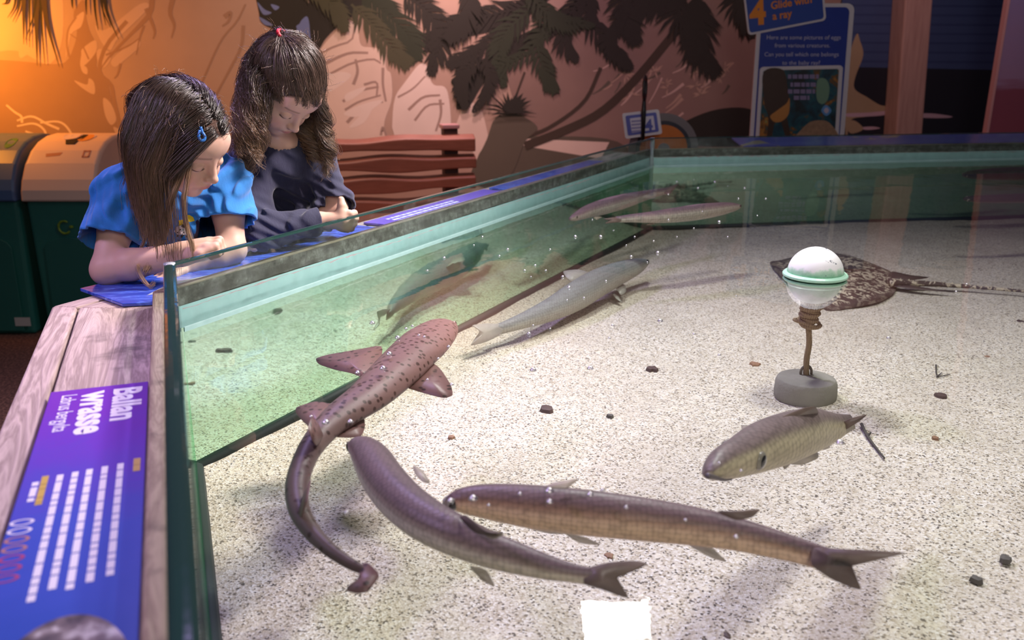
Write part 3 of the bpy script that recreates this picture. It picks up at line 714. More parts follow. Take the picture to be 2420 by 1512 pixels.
# ---- recycling bins
def bin_(x0, x1, label, lidc, cup):
    r = empty('recycling_bin', ((x0+x1)/2, 4.2, 0)); tag(r, label, 'bin', 'recycling bins against the orange wall')
    yf, yb = 4.03, 4.42
    mb = MB(); W_ = x1-x0; cx = (x0+x1)/2
    def ring(z, k, yf_, yb_): return [(cx-W_/2*k, yf_, z), (cx+W_/2*k, yf_, z), (cx+W_/2*k, yb_, z), (cx-W_/2*k, yb_, z)]
    prof = [(0, .93, yf+.012, yb-.01), (.30, .97, yf+.006, yb-.005), (.60, 1., yf, yb), (.70, 1, yf+.03, yb), (.80, 1, yf+.17, yb)]
    V = []
    for z, k, f_, b_ in prof: V += ring(z, k, f_, b_)
    F = [(i*4+k, i*4+(k+1) % 4, i*4+4+(k+1) % 4, i*4+4+k) for i in range(len(prof)-1) for k in range(4)] + [(3, 2, 1, 0), (16, 17, 18, 19)]
    mb.add(V, F); mb.obj('bin_body', mat('teal_plastic', (.018, .145, .125), .45, .1, 30, .2, 300), r, bevel=.018, seg=3)
    # recessed arch panel at the front
    mb = MB(); P_ = [(cx-W_*.33, yf-.001, .02), (cx+W_*.33, yf-.001, .02), (cx+W_*.33, yf-.001, .40)]+[(cx+W_*.33*math.cos(a), yf-.001, .40+.055*math.sin(a)) for a in np.linspace(.2, math.pi-.2, 8)]+[(cx-W_*.33, yf-.001, .40)]
    mb.plate(P_, (0, -1, 0), .008); mb.obj('front_panel', mat('dark_teal_plastic', (.014, .12, .105), .5), r, bevel=.003)
    # wedge lid, curved in profile, as a shell over the body
    ys = np.linspace(0, 1, 9); mb = MB(); V = []
    prof = [(yf-.022, .615), (yf-.020, .655), (yf-.004, .70), (yf+.04, .765), (yf+.10, .815), (yf+.17, .848), (yf+.25, .866), (yf+.34, .870), (yb+.012, .862)]
    for (y, z) in prof:
        k = 1.04-.05*(z-.615)/.25
        V += [(cx-W_/2*k, y, z), (cx-W_/2*k*.93, y-.004, z+.010), (cx+W_/2*k*.93, y-.004, z+.010), (cx+W_/2*k, y, z)]
    n = len(prof); F = [(i*4+k, i*4+k+1, i*4+5+k, i*4+4+k) for i in range(n-1) for k in range(3)]
    b0 = len(V); V += [(V[0][0], yb+.012, .615), (V[3][0], yb+.012, .615)]
    F += [(0, b0, b0+1, 3, 2, 1)][:0]
    sl = [i*4 for i in range(n)]; sr = [i*4+3 for i in range(n)]
    F += [sl+[b0], (sr+[b0+1])[::-1], ((n-1)*4, (n-1)*4+1, (n-1)*4+2, (n-1)*4+3, b0+1, b0), (0, b0, b0+1, 3), (0, 3, 2, 1)]
    mb.add(V, F); mb.obj('lid', lidc, r, bevel=.008, seg=3)
    # things on the sloping lid: opening, stickers
    def lp(u, v, h=.004):
        y = yf+.01+v*.33; zz = np.interp(y, [p[0] for p in prof], [p[1] for p in prof])+.010; return (cx+u*W_/2, y-h*.6, zz+h)
    def patch(pts, m, nm, h=.003):
        mb = MB(); V = [lp(u, v, h) for u, v in pts]; V += [lp(u, v, h-.0035) for u, v in pts]; k = len(pts)
        mb.add(V, [list(range(k)), list(range(k, 2*k))[::-1]]+[(i, i+k, (i+1) % k+k, (i+1) % k) for i in range(k)]); return mb.obj(nm, m, r)
    blob = [(math.cos(a)*(.34+.09*math.sin(3*a+1))+.12, .62+.22*math.sin(a)*(1+.2*math.cos(2*a))) for a in np.linspace(0, 2*math.pi, 22)[:-1]]
    patch(blob[:12]+[(.1, .55)], mat('lilac_sticker', (.60, .56, .70), .4), 'sticker', .003) if cup else None
    patch([(u+.28, v+.02) for u, v in [(math.cos(a)*.22, .60+.15*math.sin(a)) for a in np.linspace(0, 2*math.pi, 14)[:-1]]], mat('orange_sticker', (.75, .33, .06), .4), 'sticker', .0034) if cup else None
    patch([(math.cos(a)*.22-.16, .68+.16*math.sin(a)) for a in np.linspace(0, 2*math.pi, 14)[:-1]], mat('pale_sticker', (.72, .64, .74), .4), 'sticker', .0038) if cup else None
    if cup:
        patch([(-.10, .40), (.14, .40), (.24, .56), (.26, .72), (.13, .72), (.08, .56), (-.18, .50)], mat('bin_hole', (.01, .01, .01), .6), 'opening', .0055)
        patch([(-.50, .215), (-.05, .235), (-.10, .19), (-.47, .17)], mat('brown_ink', (.45, .20, .14), .5), 'printed_line', .003)
        mb = MB()
        for (u0, v0, u1, v1) in ((.52, .16, .72, .18), (.52, .24, .72, .26), (.52, .16, .56, .26), (.68, .16, .72, .26)):
            V = [lp(u0, v0), lp(u1, v0), lp(u1, v1), lp(u0, v1)]; mb.add(V, [(0, 1, 2, 3)])
        mb.obj('printed_square', mat('brown_ink_b', (.45, .20, .16), .5), r)
    else:
        patch([(.55+.14*math.cos(a), .45+.14*math.sin(a)) for a in np.linspace(0, 2*math.pi, 16)[:-1]], mat('green_mark', (.02, .16, .06), .5), 'round_mark', .003)
    # recycling swirl on the front
    mb = MB(); P_ = [(cx+.026*math.cos(a)+.0, yf-.0075, .50+.028*math.sin(a)) for a in np.linspace(.9, 5.6, 20)]
    mb.tube(P_, [.0035+.002*abs(math.sin(i)) for i in range(20)], 6); mb.lathe([(0.001, -.006), (.009, -.004), (.009, .004), (.001, .006)], (cx+.030, yf-.006, .502), 10)
    mb.obj('recycling_mark', mat('lime_ink', (.15, .27, .02), .5), r)
    if not cup:
        mb = MB(); mb.plate([(cx-.03+.10, yf-.006, .045), (cx+.04+.10, yf-.006, .045), (cx+.04+.10, yf-.006, .085), (cx-.03+.10, yf-.006, .085)], (0, -1, 0), .003); mb.obj('rating_plate', mat('grey_plate', (.5, .5, .5), .4), r)
    return r
bin_(-2.135, -1.815, 'teal recycling bin with a pale lid and dark opening behind the girls', mat('cream_plastic', (.72, .58, .52), .38), True)
bin_(-2.49, -2.17, 'teal recycling bin with a blue lid at the left edge', mat('blue_plastic', (.06, .13, .30), .38), False)

# ---- bench: wavy plank back, seat and posts, parallel to the wall
B0 = WA+WN*.42
def Bp(px, py, off=.42): return W(px, py, off)
bl, br = Bp(560, 330), Bp(1122, 318)
bench = empty('bench', (float(bl[0]+br[0])/2, float(bl[1]+br[1])/2, 0)); tag(bench, 'dark red wooden bench with a wavy plank back against the mural', 'bench')
sB, eB = np.dot(bl-B0, WD), np.dot(br-B0, WD)
def bw(s_, z, off): p = B0+WD*s_+WN*off; return (p[0], p[1], z)
M_BW = NT('bench_wood'); _c2 = M_BW.coord('Object', (3, 3, 26)); M_BW.bsdf(M_BW.mix(M_BW.noise(_c2, 3, 4, .6), (.16, .055, .035), (.34, .13, .085)), .42)
zt = [Bp(900, 322)[2]-.0, Bp(900, 368)[2], Bp(900, 415)[2], Bp(900, 466)[2]]
zb = [Bp(900, 359)[2], Bp(900, 405)[2], Bp(900, 454)[2], Bp(900, 505)[2]]
for r_ in range(4):
    n = 40; V = []
    for k in range(n):
        s_ = sB+(eB-sB)*k/(n-1)+(.004*(r_ % 2) if k == n-1 else 0)
        wv_ = .006*math.sin(s_*8+r_*1.3)+.004*math.sin(s_*15+r_)
        wv2 = .008*math.sin(s_*7+r_*2.+1)+.004*math.sin(s_*13+2)
        V += [bw(s_, zb[r_]+wv2, .018), bw(s_, zb[r_]+wv2, -.018), bw(s_, zt[r_]+wv_, -.022), bw(s_, zt[r_]-.024+wv_, .018)]
    F = [(i*4+k, i*4+(k+1) % 4, i*4+4+(k+1) % 4, i*4+4+k) for i in range(n-1) for k in range(4)] + [(3, 2, 1, 0), tuple(range((n-1)*4, n*4))]
    mb = MB(); mb.add(V, F); mb.obj('back_slat', M_BW.m, bench, bevel=.006)
M_BP = mat('dark_post', (.06, .022, .018), .6); M_CAP = mat('post_cap', (.5, .30, .32), .4)
zc_top = Bp(1066, 300)[2]
for px in (640, 1068):
    s_ = np.dot(Bp(px, 330)-B0, WD); mb = MB(); c = B0+WD*s_-WN*.055; mb.box((c[0], c[1], zc_top/2), (.075, .07, zc_top-.02), math.atan2(WD[1], WD[0])); p = mb.obj('post', M_BP, bench, bevel=.004)
    mb = MB(); mb.box((c[0], c[1], zc_top), (.092, .085, .022), math.atan2(WD[1], WD[0])); mb.obj('post_top', M_CAP, bench, bevel=.004)
    mb = MB(); c = B0+WD*s_+WN*.40; mb.box((c[0], c[1], .20), (.07, .07, .40), math.atan2(WD[1], WD[0])); mb.obj('leg', M_BP, bench, bevel=.004)
for k in range(3):
    c = B0+WD*(sB+eB)/2+WN*(.10+.15*k); mb = MB(); mb.box((c[0], c[1], .42), (eB-sB, .135, .04), math.atan2(WD[1], WD[0])); mb.obj('seat_plank', M_BW.m, bench, bevel=.006)

# ---- signs beyond the far corner
def rrect(x0, y0, x1, y1, r, n=5, rot=0, piv=None):
    P_ = []
    for cx_, cy_, a0 in ((x1-r, y0+r, -90), (x1-r, y1-r, 0), (x0+r, y1-r, 90), (x0+r, y0+r, 180)):
        for k in range(n+1):
            a = math.radians(a0+90*k/n); P_.append((cx_+r*math.cos(a), cy_+r*math.sin(a)))
    return P_
def warp(c4):                                  # unit square -> quad given as TL,TR,BR,BL
    c4 = np.array(c4, float)
    return lambda u, v: tuple((c4[0]*(1-u)+c4[1]*u)*(1-v)+(c4[3]*(1-u)+c4[2]*u)*v)
M_PINKW = mat('white_border', (.72, .66, .70), .4); M_SB = mat('royal_blue', (.012, .035, .30), .4, .1, 20); M_ORG = mat('orange_lettering', (.85, .25, .01), .45)
YS = 4.62
def cardplate(name, f, Yv, m, parent=None, u0=0, v0=0, u1=1, v1=1, r=.06, asp=1., th=.006, bevel=0):
    P_ = [UY(*f(u, v), Yv) for u, v in [(u0+(x-0)*(u1-u0), v0+y*(v1-v0)) for x, y in [(min(1, max(0, a)), min(1, max(0, b))) for a, b in _rr(r, asp)]]]
    mb = MB(); mb.plate(P_, (0, -1, 0), th); return mb.obj(name, m, parent)
def _rr(r, asp, n=5):
    P_ = []
    for sx_, sy_, a0 in ((1, 0, -90), (1, 1, 0), (0, 1, 90), (0, 0, 180)):
        cx_ = r if sx_ == 0 else 1-r; cy_ = r*asp if sy_ == 0 else 1-r*asp
        for k in range(n+1):
            a = math.radians(a0+90*k/n); P_.append((cx_+r*math.cos(a), cy_+r*asp*math.sin(a)))
    return P_
f = warp([(1792, 8), (2019, 8), (1983, 460), (1762, 460)])
sg = cardplate('egg_sign', f, YS, M_PINKW, r=.075, asp=.5, th=.012)
cardplate('blue_face', f, YS-.0075, M_SB, sg, .045, .02, .955, .98, r=.06, asp=.5, th=.003)
tag(sg, 'tall blue sign about eggs of sea creatures with a white border behind the far pane', 'sign')
f4 = warp([(1756, -18), (1944, -50), (1952, 48), (1768, 84)])
c1 = cardplate('title_card', f4, YS-.016, M_PINKW, sg, r=.05, asp=2, th=.008)
cardplate('title_face', f4, YS-.0215, mat('title_blue', (.02, .06, .34), .4), sg, .025, .05, .975, .95, r=.04, asp=2, th=.003)
def ytext(nm, body, px, py, hpx, ang, m, Yv, xs=1., bold=0, align='LEFT', parent=sg):
    o = UY(px, py, Yv); s_ = hpx*mpp(o)/.7; a = math.radians(ang)
    return text(nm, body, o, (math.cos(a), 0, math.sin(a)), (-math.sin(a), 0, math.cos(a)), s_, m, parent, bold, xs, .0006, align)
ytext('number', '4', 1774, 58, 52, 6, M_ORG, YS-.024, .95, .045)
ytext('title', 'Glide with', 1822, 22, 17, 9, M_ORG, YS-.024, .95, .02)
ytext('title', 'a ray', 1826, 47, 17, 9, M_ORG, YS-.024, .95, .02)
M_TXT = mat('sign_text', (.50, .48, .66), .5)
for body, x, y in (('Here are some pictures of eggs', 1899, 93), ('from various creatures.', 1896, 112), ('Can you tell which one belongs', 1894, 133), ('to the baby ray?', 1893, 153)):
    ytext('sentence', body, x, y, 9.5, 0, M_TXT, YS-.0105, 1.02, .004, 'CENTER')
f5 = warp([(1796, 158), (1992, 154), (1974, 440), (1778, 440)])
cardplate('picture_card', f5, YS-.014, M_PINKW, sg, r=.05, asp=.6, th=.006)
t = NT('reef_picture'); co = t.coord('Object'); n = t.noise(co, 11, 4, .6, .6)
c = t.ramp(n, [(.30, (.012, .012, .015)), (.45, (.01, .05, .08)), (.52, (.01, .09, .12)), (.57, (.12, .06, .02)), (.64, (.45, .17, .03)), (.72, (.30, .26, .06)), (.8, (.5, .42, .36))])
t.bsdf(c, .4); cardplate('picture', f5, YS-.0185, t.m, sg, .045, .03, .955, .97, r=.03, asp=.6, th=.003)
def blobp(nm, pts, m, Yv):
    mb = MB(); mb.plate([UY(x, y, Yv) for x, y in smooth_poly(pts)], (0, -1, 0), .001); return mb.obj(nm, m, sg)
blobp('egg_case_picture', [(1805, 170), (1850, 165), (1862, 210), (1866, 250), (1860, 275), (1868, 320), (1858, 330), (1846, 288), (1832, 288), (1822, 330), (1812, 330), (1816, 280), (1806, 240)], mat('egg_case', (.05, .02, .012), .5), YS-.0208)
blobp('egg_case_glow', [(1820, 275), (1835, 262), (1858, 245), (1866, 232), (1864, 268), (1848, 286), (1830, 288)], mat('amber', (.55, .22, .05), .5), YS-.0220)
blobp('green_egg_picture', [(1932, 190), (1950, 186), (1960, 205), (1956, 235), (1942, 246), (1930, 232)], mat('sage', (.17, .30, .20), .5), YS-.0208)
blobp('blue_tag_picture', [(1941, 261), (1952, 248), (1965, 261), (1953, 274)], mat('tag_blue', (.12, .30, .62), .4), YS-.0215)
blobp('blue_tag_centre', [(1947, 261), (1953, 254), (1959, 261), (1953, 268)], mat('tag_white', (.60, .50, .62), .4), YS-.0222)
mb = MB(); rnd = random.Random(3)
for (xa, xb, y, hh) in ((1862, 1936, 181, 10), (1868, 1928, 200, 10), (1862, 1926, 216, 10), (1876, 1913, 231, 10)):
    x = xa
    while x < xb:
        L = min(rnd.uniform(6, 16), xb-x); mb.plate([UY(x, y+hh/2, YS-.0215), UY(x+L, y+hh/2, YS-.0215), UY(x+L, y-hh/2, YS-.0215), UY(x, y-hh/2, YS-.0215)], (0, -1, 0), .0006); x += L+2.5
mb.obj('caption_lettering', mat('lilac_text', (.26, .20, .36), .5), sg)
# coral at the bottom of the picture
blobp('coral_picture', [(1880, 335), (1900, 300), (1925, 285), (1960, 290), (1980, 335)], mat('coral_tan', (.34, .20, .12), .6, .5, 60), YS-.0208)
# small plate on a black stand, orange roundel behind it
YQ = 4.32
pf = warp([(1470, 268), (1557, 258), (1565, 316), (1478, 328)])
st = empty('trail_marker', UY(1522, 330, YQ+.02)*np.array([1, 1, 0])+np.array([0, 0, ZL])); tag(st, 'black stand with a small blue and white trail plate beyond the glass corner', 'sign stand')
cardplate('plate', pf, YQ, M_PINKW, st, r=.06, asp=1.4, th=.006)
cardplate('plate_band', pf, YQ-.005, mat('band_blue', (.08, .09, .40), .4), st, .08, .11, .92, .89, r=.05, asp=1.4, th=.003)
cardplate('plate_centre', pf, YQ-.008, mat('centre_white', (.66, .60, .70), .4), st, .19, .23, .83, .80, r=.03, asp=1.4, th=.003)
ytext('number', '4', 1524, 311, 27, 6, mat('digit_blue', (.07, .08, .38), .4), YQ-.0105, 1.0, .03, parent=st)
mb = MB()
for k in range(4):
    y = 285+k*8; mb.plate([UY(1492, y+4, YQ-.0102), UY(1518-k % 2*4, y+2, YQ-.0102), UY(1518-k % 2*4, y-2, YQ-.0102), UY(1492, y, YQ-.0102)], (0, -1, 0), .0006)
mb.obj('plate_lettering', mat('plate_ink', (.25, .22, .45), .4), st)
mb = MB(); mb.tube([UY(1519, 335, YQ-.016), UY(1521, 262, YQ-.016), UY(1523, 222, YQ-.016)], [.008, .012, .006], 10); mb.obj('stem', mat('black_metal', (.012, .012, .014), .35), st, smooth=True)
mb = MB(); ring_c = UY(1524, 208, YQ-.016)
P_ = [ring_c+np.array([.010*math.cos(a), .035*math.cos(a), .052*math.sin(a)]) for a in np.linspace(0, 2*math.pi, 28)]
mb.tube(P_, .007, 8, cap=False); mb.obj('lens_ring', mat('black_ring', (.02, .014, .016), .3), st, smooth=True)
M_RS = mat('red_stud', (.6, .03, .03), .4)
for k in (3, 10, 17, 24): mb = MB(); mb.lathe([(.001, -.006), (.008, 0), (.001, .006)], P_[k], 8); mb.obj('lens_stud', M_RS, st)
oc = UY(1568, 352, 4.42); mb = MB()
def disc(r, y, th, m): mb.plate([(oc[0]+r*math.cos(a), y, oc[2]+r*math.sin(a)) for a in np.linspace(0, 2*math.pi, 49)[:-1]], (0, -1, 0), th, m)
disc(.165, 4.44, .02, 0); disc(.130, 4.428, .008, 1); disc(.112, 4.422, .008, 2); disc(.028, 4.414, .008, 0)
rd = mb.obj('round_sign', [mat('grey_rim', (.20, .17, .18), .5), mat('dark_rim', (.02, .02, .04), .5), mat('orange_disc', (.60, .16, .02), .5)])
tag(rd, 'round orange sign with a grey rim half hidden behind the far corner', 'sign')
# ================================================================== fish and things in the water
def m_fish(name, spots=0, scales=0, rough=.32, spot_col=(.03, .018, .016)):
    t = NT(name); a = t.n('ShaderNodeVertexColor'); a.layer_name = 'Col'; co = t.coord('Object'); c = a.outputs[0]
    c = t.mix(t.math('MULTIPLY', t.noise(co, 35, 4, .65), .3), c, (.08, .06, .055))
    h = t.noise(co, 120, 2)
    if spots:
        v = t.n('ShaderNodeTexVoronoi'); t.l(co, v.inputs['Vector']); v.inputs['Scale'].default_value = spots; v.inputs['Randomness'].default_value = 1
        c = t.mix(t.ramp(v.outputs['Distance'], [(.25, (1, 1, 1)), (.37, (0, 0, 0))]), c, spot_col)
    if scales:
        v = t.n('ShaderNodeTexVoronoi'); t.l(co, v.inputs['Vector']); v.inputs['Scale'].default_value = scales; v.inputs['Randomness'].default_value = .35
        c = t.mix(t.ramp(v.outputs['Distance'], [(.35, (0, 0, 0)), (.8, (.4,)*3)]), c, (.03, .025, .025)); h = v.outputs['Distance']
    t.bsdf(c, max(rough, .42), Specular_IOR_Level=.22); t.l(t.bump(h, .25, .0015), t.b.inputs['Normal']); return t.m
def m_fin(name, col, alpha=.8):
    t = NT(name); co = t.coord('Object'); n = t.noise(co, 60, 3)
    t.bsdf(t.mix(n, tuple(x*.6 for x in col), col), .4, Alpha=alpha); return t.m
M_EYE = mat('fish_eye_rim', (.26, .24, .20), .25); M_PUP = mat('fish_pupil', (.008, .009, .014), .05, Coat_Weight=1.)
def fish_body(name, st, m, colf, parent=None, n=120, k=40, label=None, roll=0., belly=.85, cat='fish', sharp=1.):
    """st rows: px, py, z, half width px, half height px.  Returns object and a frame function."""
    S = np.array(st, float); C = np.array([UZ(r[0], r[1], r[2]) for r in S])
    mm = np.array([mpp(c) for c in C]); A = S[:, 3]*mm; B = S[:, 4]*mm
    u = np.linspace(0, 1, n)
    u = u-.5*.16*np.sin(2*np.pi*u)/np.pi               # denser toward the ends
    def res(v):
        d = crom(np.c_[v.reshape(len(v), -1)], 600); t_ = np.linspace(0, 1, 600)
        return np.stack([np.interp(u, t_, d[:, q]) for q in range(d.shape[1])], 1)
    Cc = res(C); Aa = np.maximum(res(A)[:, 0], .0004); Bb = np.maximum(res(B)[:, 0], .0004)
    # round off both tips
    T = np.gradient(Cc, axis=0); T /= np.linalg.norm(T, axis=1)[:, None]
    upv = np.array([0, 0, 1.]); V = []; Cl = []; frames = []
    ph = np.linspace(0, 2*np.pi, k, endpoint=False)
    for i in range(n):
        side = np.cross(T[i], upv); side /= np.linalg.norm(side)+1e-9; up = np.cross(side, T[i])
        r = roll(u[i]) if callable(roll) else roll
        s2 = side*math.cos(r)+up*math.sin(r); u2 = -side*math.sin(r)+up*math.cos(r)
        frames.append((Cc[i], T[i], s2, u2, Aa[i], Bb[i]))
        cs, sn = np.cos(ph), np.sin(ph)
        hh = np.where(sn > 0, Bb[i], Bb[i]*belly)
        V.append(Cc[i]+np.outer(np.sign(cs)*np.abs(cs)**sharp*Aa[i], s2)+np.outer(sn*hh, u2))
        Cl.append(np.array([colf(u[i], a, b) for a, b in zip(cs, sn)]))
    V = np.concatenate(V); Cl = np.concatenate(Cl)
    F = [(i*k+j, i*k+(j+1) % k, (i+1)*k+(j+1) % k, (i+1)*k+j) for i in range(n-1) for j in range(k)]+[tuple(range(k))[::-1], tuple(range((n-1)*k, n*k))]
    o = mesh(name, V, F, m, parent, True, col=Cl)
    def fr(f):
        q = min(n-1, max(0, int(np.searchsorted(u, f)))); return frames[q]
    return o, fr
def fin3(name, P, m, parent, th=.0016):
    P = np.asarray(P, float)
    nrm = np.zeros(3)
    for i in range(len(P)): nrm += np.cross(P[i]-P.mean(0), P[(i+1) % len(P)]-P.mean(0))
    nrm /= np.linalg.norm(nrm)+1e-9
    n = len(P); c = P.mean(0)
    V = list(P-nrm*th*.3)+list(P+nrm*th*.3)+[c-nrm*th, c+nrm*th]
    F = [(i, 2*n, (i+1) % n) for i in range(n)]+[(i+n, (i+1) % n+n, 2*n+1) for i in range(n)]+[(i, (i+1) % n, (i+1) % n+n, i+n) for i in range(n)]
    return mesh(name, V, F, m, parent, True)
def finp(name, px, m, parent, z, sm=4):
    """outline in picture points, each at its own height above the tank floor"""
    pts = px if len(px[0]) == 3 else [(x, y, z) for x, y in px]
    Q = np.array([UZ(*p) for p in pts])
    if sm:
        n = len(Q); R2 = []
        for i in range(n):
            a, b, c, d = Q[i-1], Q[i], Q[(i+1) % n], Q[(i+2) % n]
            for u in np.arange(sm)/sm: R2.append(.5*((2*b)+(-a*.6+c*.6)*u+(2*a*.6-5*b+.6*b+4*c-.0*c-c*.0-d*.6-c*.4+a*0)*0*u*u) if False else b*(1-u)+c*u)
        Q = np.array(R2)
        Q = .25*np.roll(Q, 1, 0)+.5*Q+.25*np.roll(Q, -1, 0)
    return fin3(name, Q, m, parent)
def eye(fr, f, side, up, r, parent, out=1.0):
    c, T, s, u, a, b = fr(f); p = c+s*a*side*math.cos(up)*.93*out+u*b*math.sin(up)*.93*out
    nv = s*side*math.cos(up)+u*math.sin(up); nv /= np.linalg.norm(nv)
    V = []; F = []
    def ball(c_, r_, flat):
        R = Vector(nv).to_track_quat('Z', 'Y').to_matrix(); R = np.array(R); k = 16; h = 8; V = []
        for i in range(h+1):
            th = math.pi*i/h
            for j in range(k):
                V.append(c_+R@np.array([r_*math.sin(th)*math.cos(2*math.pi*j/k), r_*math.sin(th)*math.sin(2*math.pi*j/k), r_*math.cos(th)*flat]))
        return V, [(i*k+j, i*k+(j+1) % k, (i+1)*k+(j+1) % k, (i+1)*k+j) for i in range(h) for j in range(k)]
    V, F = ball(p, r, .45); e = mesh('eye', V, F, M_EYE, parent, True)
    V, F = ball(p+nv*r*.2, r*.74, .45); q = mesh('pupil', V, F, M_PUP, None, True)
    q.location = (0, 0, 0)
    me = q.data; cc = np.array([v.co[:] for v in me.vertices]); base = np.array(V).mean(0)*0+np.array([np.array(V)[:, 0].mean(), np.array(V)[:, 1].mean(), np.array(V)[:, 2].min()])
    for v, x in zip(me.vertices, V): v.co = x
    q.parent = e; q.matrix_parent_inverse = Matrix()
    return e
def lerp3(a, b, f): f = min(1, max(0, f)); return tuple(x*(1-f)+y*f for x, y in zip(a, b))

# ---- spotted catshark: from snout down to the curled tail
brown = (.23, .13, .125); pale = (.46, .36, .33)
def colc(u, c, s): return lerp3(pale, brown, (s+.75)/.7) if u < .30 else lerp3(brown, (.17, .11, .105), (u-.30)/.25) if u < .55 and s > -.1 else lerp3((.17, .11, .105), (.11, .068, .068), (s+.6)/.8)
zsh = .755
rows = [(1052, 764, zsh, 12, 6), (1046, 768, zsh, 36, 16), (1028, 787, zsh, 54, 26), (1000, 815, zsh, 64, 34), (965, 850, zsh-.002, 64, 38), (920, 895, zsh-.004, 61, 40), (870, 940, zsh-.006, 55, 38), (815, 978, zsh-.008, 47, 35), (768, 1018, zsh-.012, 36, 31), (727, 1073, zsh-.018, 29, 28),
        (703, 1140, zsh-.024, 28, 26), (706, 1200, zsh-.030, 26, 24), (733, 1252, zsh-.036, 22, 22), (775, 1296, zsh-.04, 18, 18), (818, 1327, zsh-.044, 15, 15), (852, 1345, zsh-.047, 11, 13), (874, 1352, zsh-.048, 3, 4)]
M_SHARK = m_fish('catshark_skin', 88, 0, .45, (.045, .022, .02))
sh, fr = fish_body('catshark', rows, M_SHARK, colc, n=200, k=40, belly=.7)
tag(sh, 'spotted brown catshark swimming in a curve with its tail curled toward the camera', 'shark')
M_SFIN = NT('catshark_fin'); _co = M_SFIN.coord(); _v = M_SFIN.n('ShaderNodeTexVoronoi'); M_SFIN.l(_co, _v.inputs['Vector']); _v.inputs['Scale'].default_value = 70
M_SFIN.bsdf(M_SFIN.mix(M_SFIN.ramp(_v.outputs['Distance'], [(.2, (1, 1, 1)), (.3, (0, 0, 0))]), (.17, .085, .08), (.04, .02, .018)), .45)
MF = M_SFIN.m
def finz(name, p, par=sh, m=MF): return finp(name, p, m, par, 0)
finz('pectoral_fin', [(905, 815, .745), (840, 827, .742), (775, 838, .738), (745, 847, .735), (752, 860, .735), (790, 873, .736), (835, 882, .738), (880, 905, .742), (900, 860, .745)])
finz('pectoral_fin', [(1012, 850, .748), (1040, 870, .742), (1066, 910, .736), (1071, 934, .733), (1050, 941, .733), (1000, 928, .736), (950, 912, .742), (965, 880, .746)])
finz('pelvic_fin', [(790, 955, .738), (745, 948, .735), (700, 962, .732), (698, 975, .732), (725, 1005, .734), (765, 1015, .738)])
finz('pelvic_fin', [(815, 1000, .738), (860, 975, .735), (863, 1010, .732), (855, 1030, .732), (825, 1034, .733), (790, 1032, .736)])
finz('dorsal_fin', [(752, 1000, .760), (735, 985, .785), (728, 1010, .782), (738, 1040, .768), (748, 1055, .752), (765, 1030, .752)])
finz('dorsal_fin', [(724, 1150, .745), (735, 1130, .762), (727, 1180, .758), (712, 1225, .735), (703, 1210, .730)])
finz('tail_fin', [(845, 1338, .71), (868, 1328, .715), (893, 1352, .712), (896, 1362, .71), (870, 1398, .705), (845, 1402, .703), (818, 1396, .702), (822, 1385, .703), (846, 1368, .706), (850, 1355, .71)])
eye(fr, .055, 1, .35, .006, sh); eye(fr, .055, -1, .35, .006, sh)

# ---- two grey mullet in front
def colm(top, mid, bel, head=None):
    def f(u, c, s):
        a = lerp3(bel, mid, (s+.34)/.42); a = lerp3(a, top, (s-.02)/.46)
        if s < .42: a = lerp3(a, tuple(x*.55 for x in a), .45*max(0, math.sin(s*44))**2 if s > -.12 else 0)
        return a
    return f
M_MUL = m_fish('mullet_skin', 0, 170, .30)
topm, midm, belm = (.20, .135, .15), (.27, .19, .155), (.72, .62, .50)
fin_d = m_fin('mullet_fin', (.24, .17, .14), .85); fin_l = m_fin('pale_fin', (.55, .47, .38), .7)
zm = .748
rA = [(853, 1046, zm, 26, 15), (862, 1058, zm, 42, 28), (880, 1085, zm, 50, 40), (905, 1130, zm, 55, 48), (945, 1180, zm, 58, 52), (1000, 1225, zm, 58, 53), (1070, 1263, zm, 53, 50), (1150, 1297, zm-.004, 45, 44), (1230, 1323, zm-.008, 36, 37), (1300, 1343, zm-.011, 26, 29), (1350, 1354, zm-.013, 18, 23), (1395, 1362, zm-.014, 10, 21), (1420, 1366, zm-.014, 3, 20)]
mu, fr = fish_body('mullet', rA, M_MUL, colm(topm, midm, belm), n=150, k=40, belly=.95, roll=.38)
tag(mu, 'dark grey mullet bent downward with its blunt head beside the catshark tail', 'fish')
finz('tail_fin', [(1385, 1342, .742), (1440, 1328, .752), (1500, 1324, .757), (1532, 1331, .757), (1510, 1345, .75), (1450, 1362, .738), (1468, 1385, .728), (1488, 1413, .718), (1470, 1410, .718), (1420, 1392, .722), (1378, 1380, .73)], mu, fin_d)
finz('dorsal_fin', [(1085, 1222, .772), (1100, 1215, .780), (1150, 1258, .782), (1196, 1260, .784), (1170, 1270, .776), (1120, 1258, .77)], mu, fin_d)
finz('second_dorsal_fin', [(1130, 1255, .772), (1195, 1262, .784), (1165, 1276, .77)], mu, fin_l)
finz('pectoral_fin', [(975, 1098, .755), (1000, 1112, .752), (1018, 1142, .748), (1000, 1140, .748), (980, 1120, .75)], mu, fin_l)
finz('anal_fin', [(1105, 1335, .70), (1150, 1345, .695), (1172, 1388, .67), (1140, 1372, .68)], mu, fin_l)
eye(fr, .06, -1, .05, .008, mu); eye(fr, .06, 1, -.4, .008, mu)
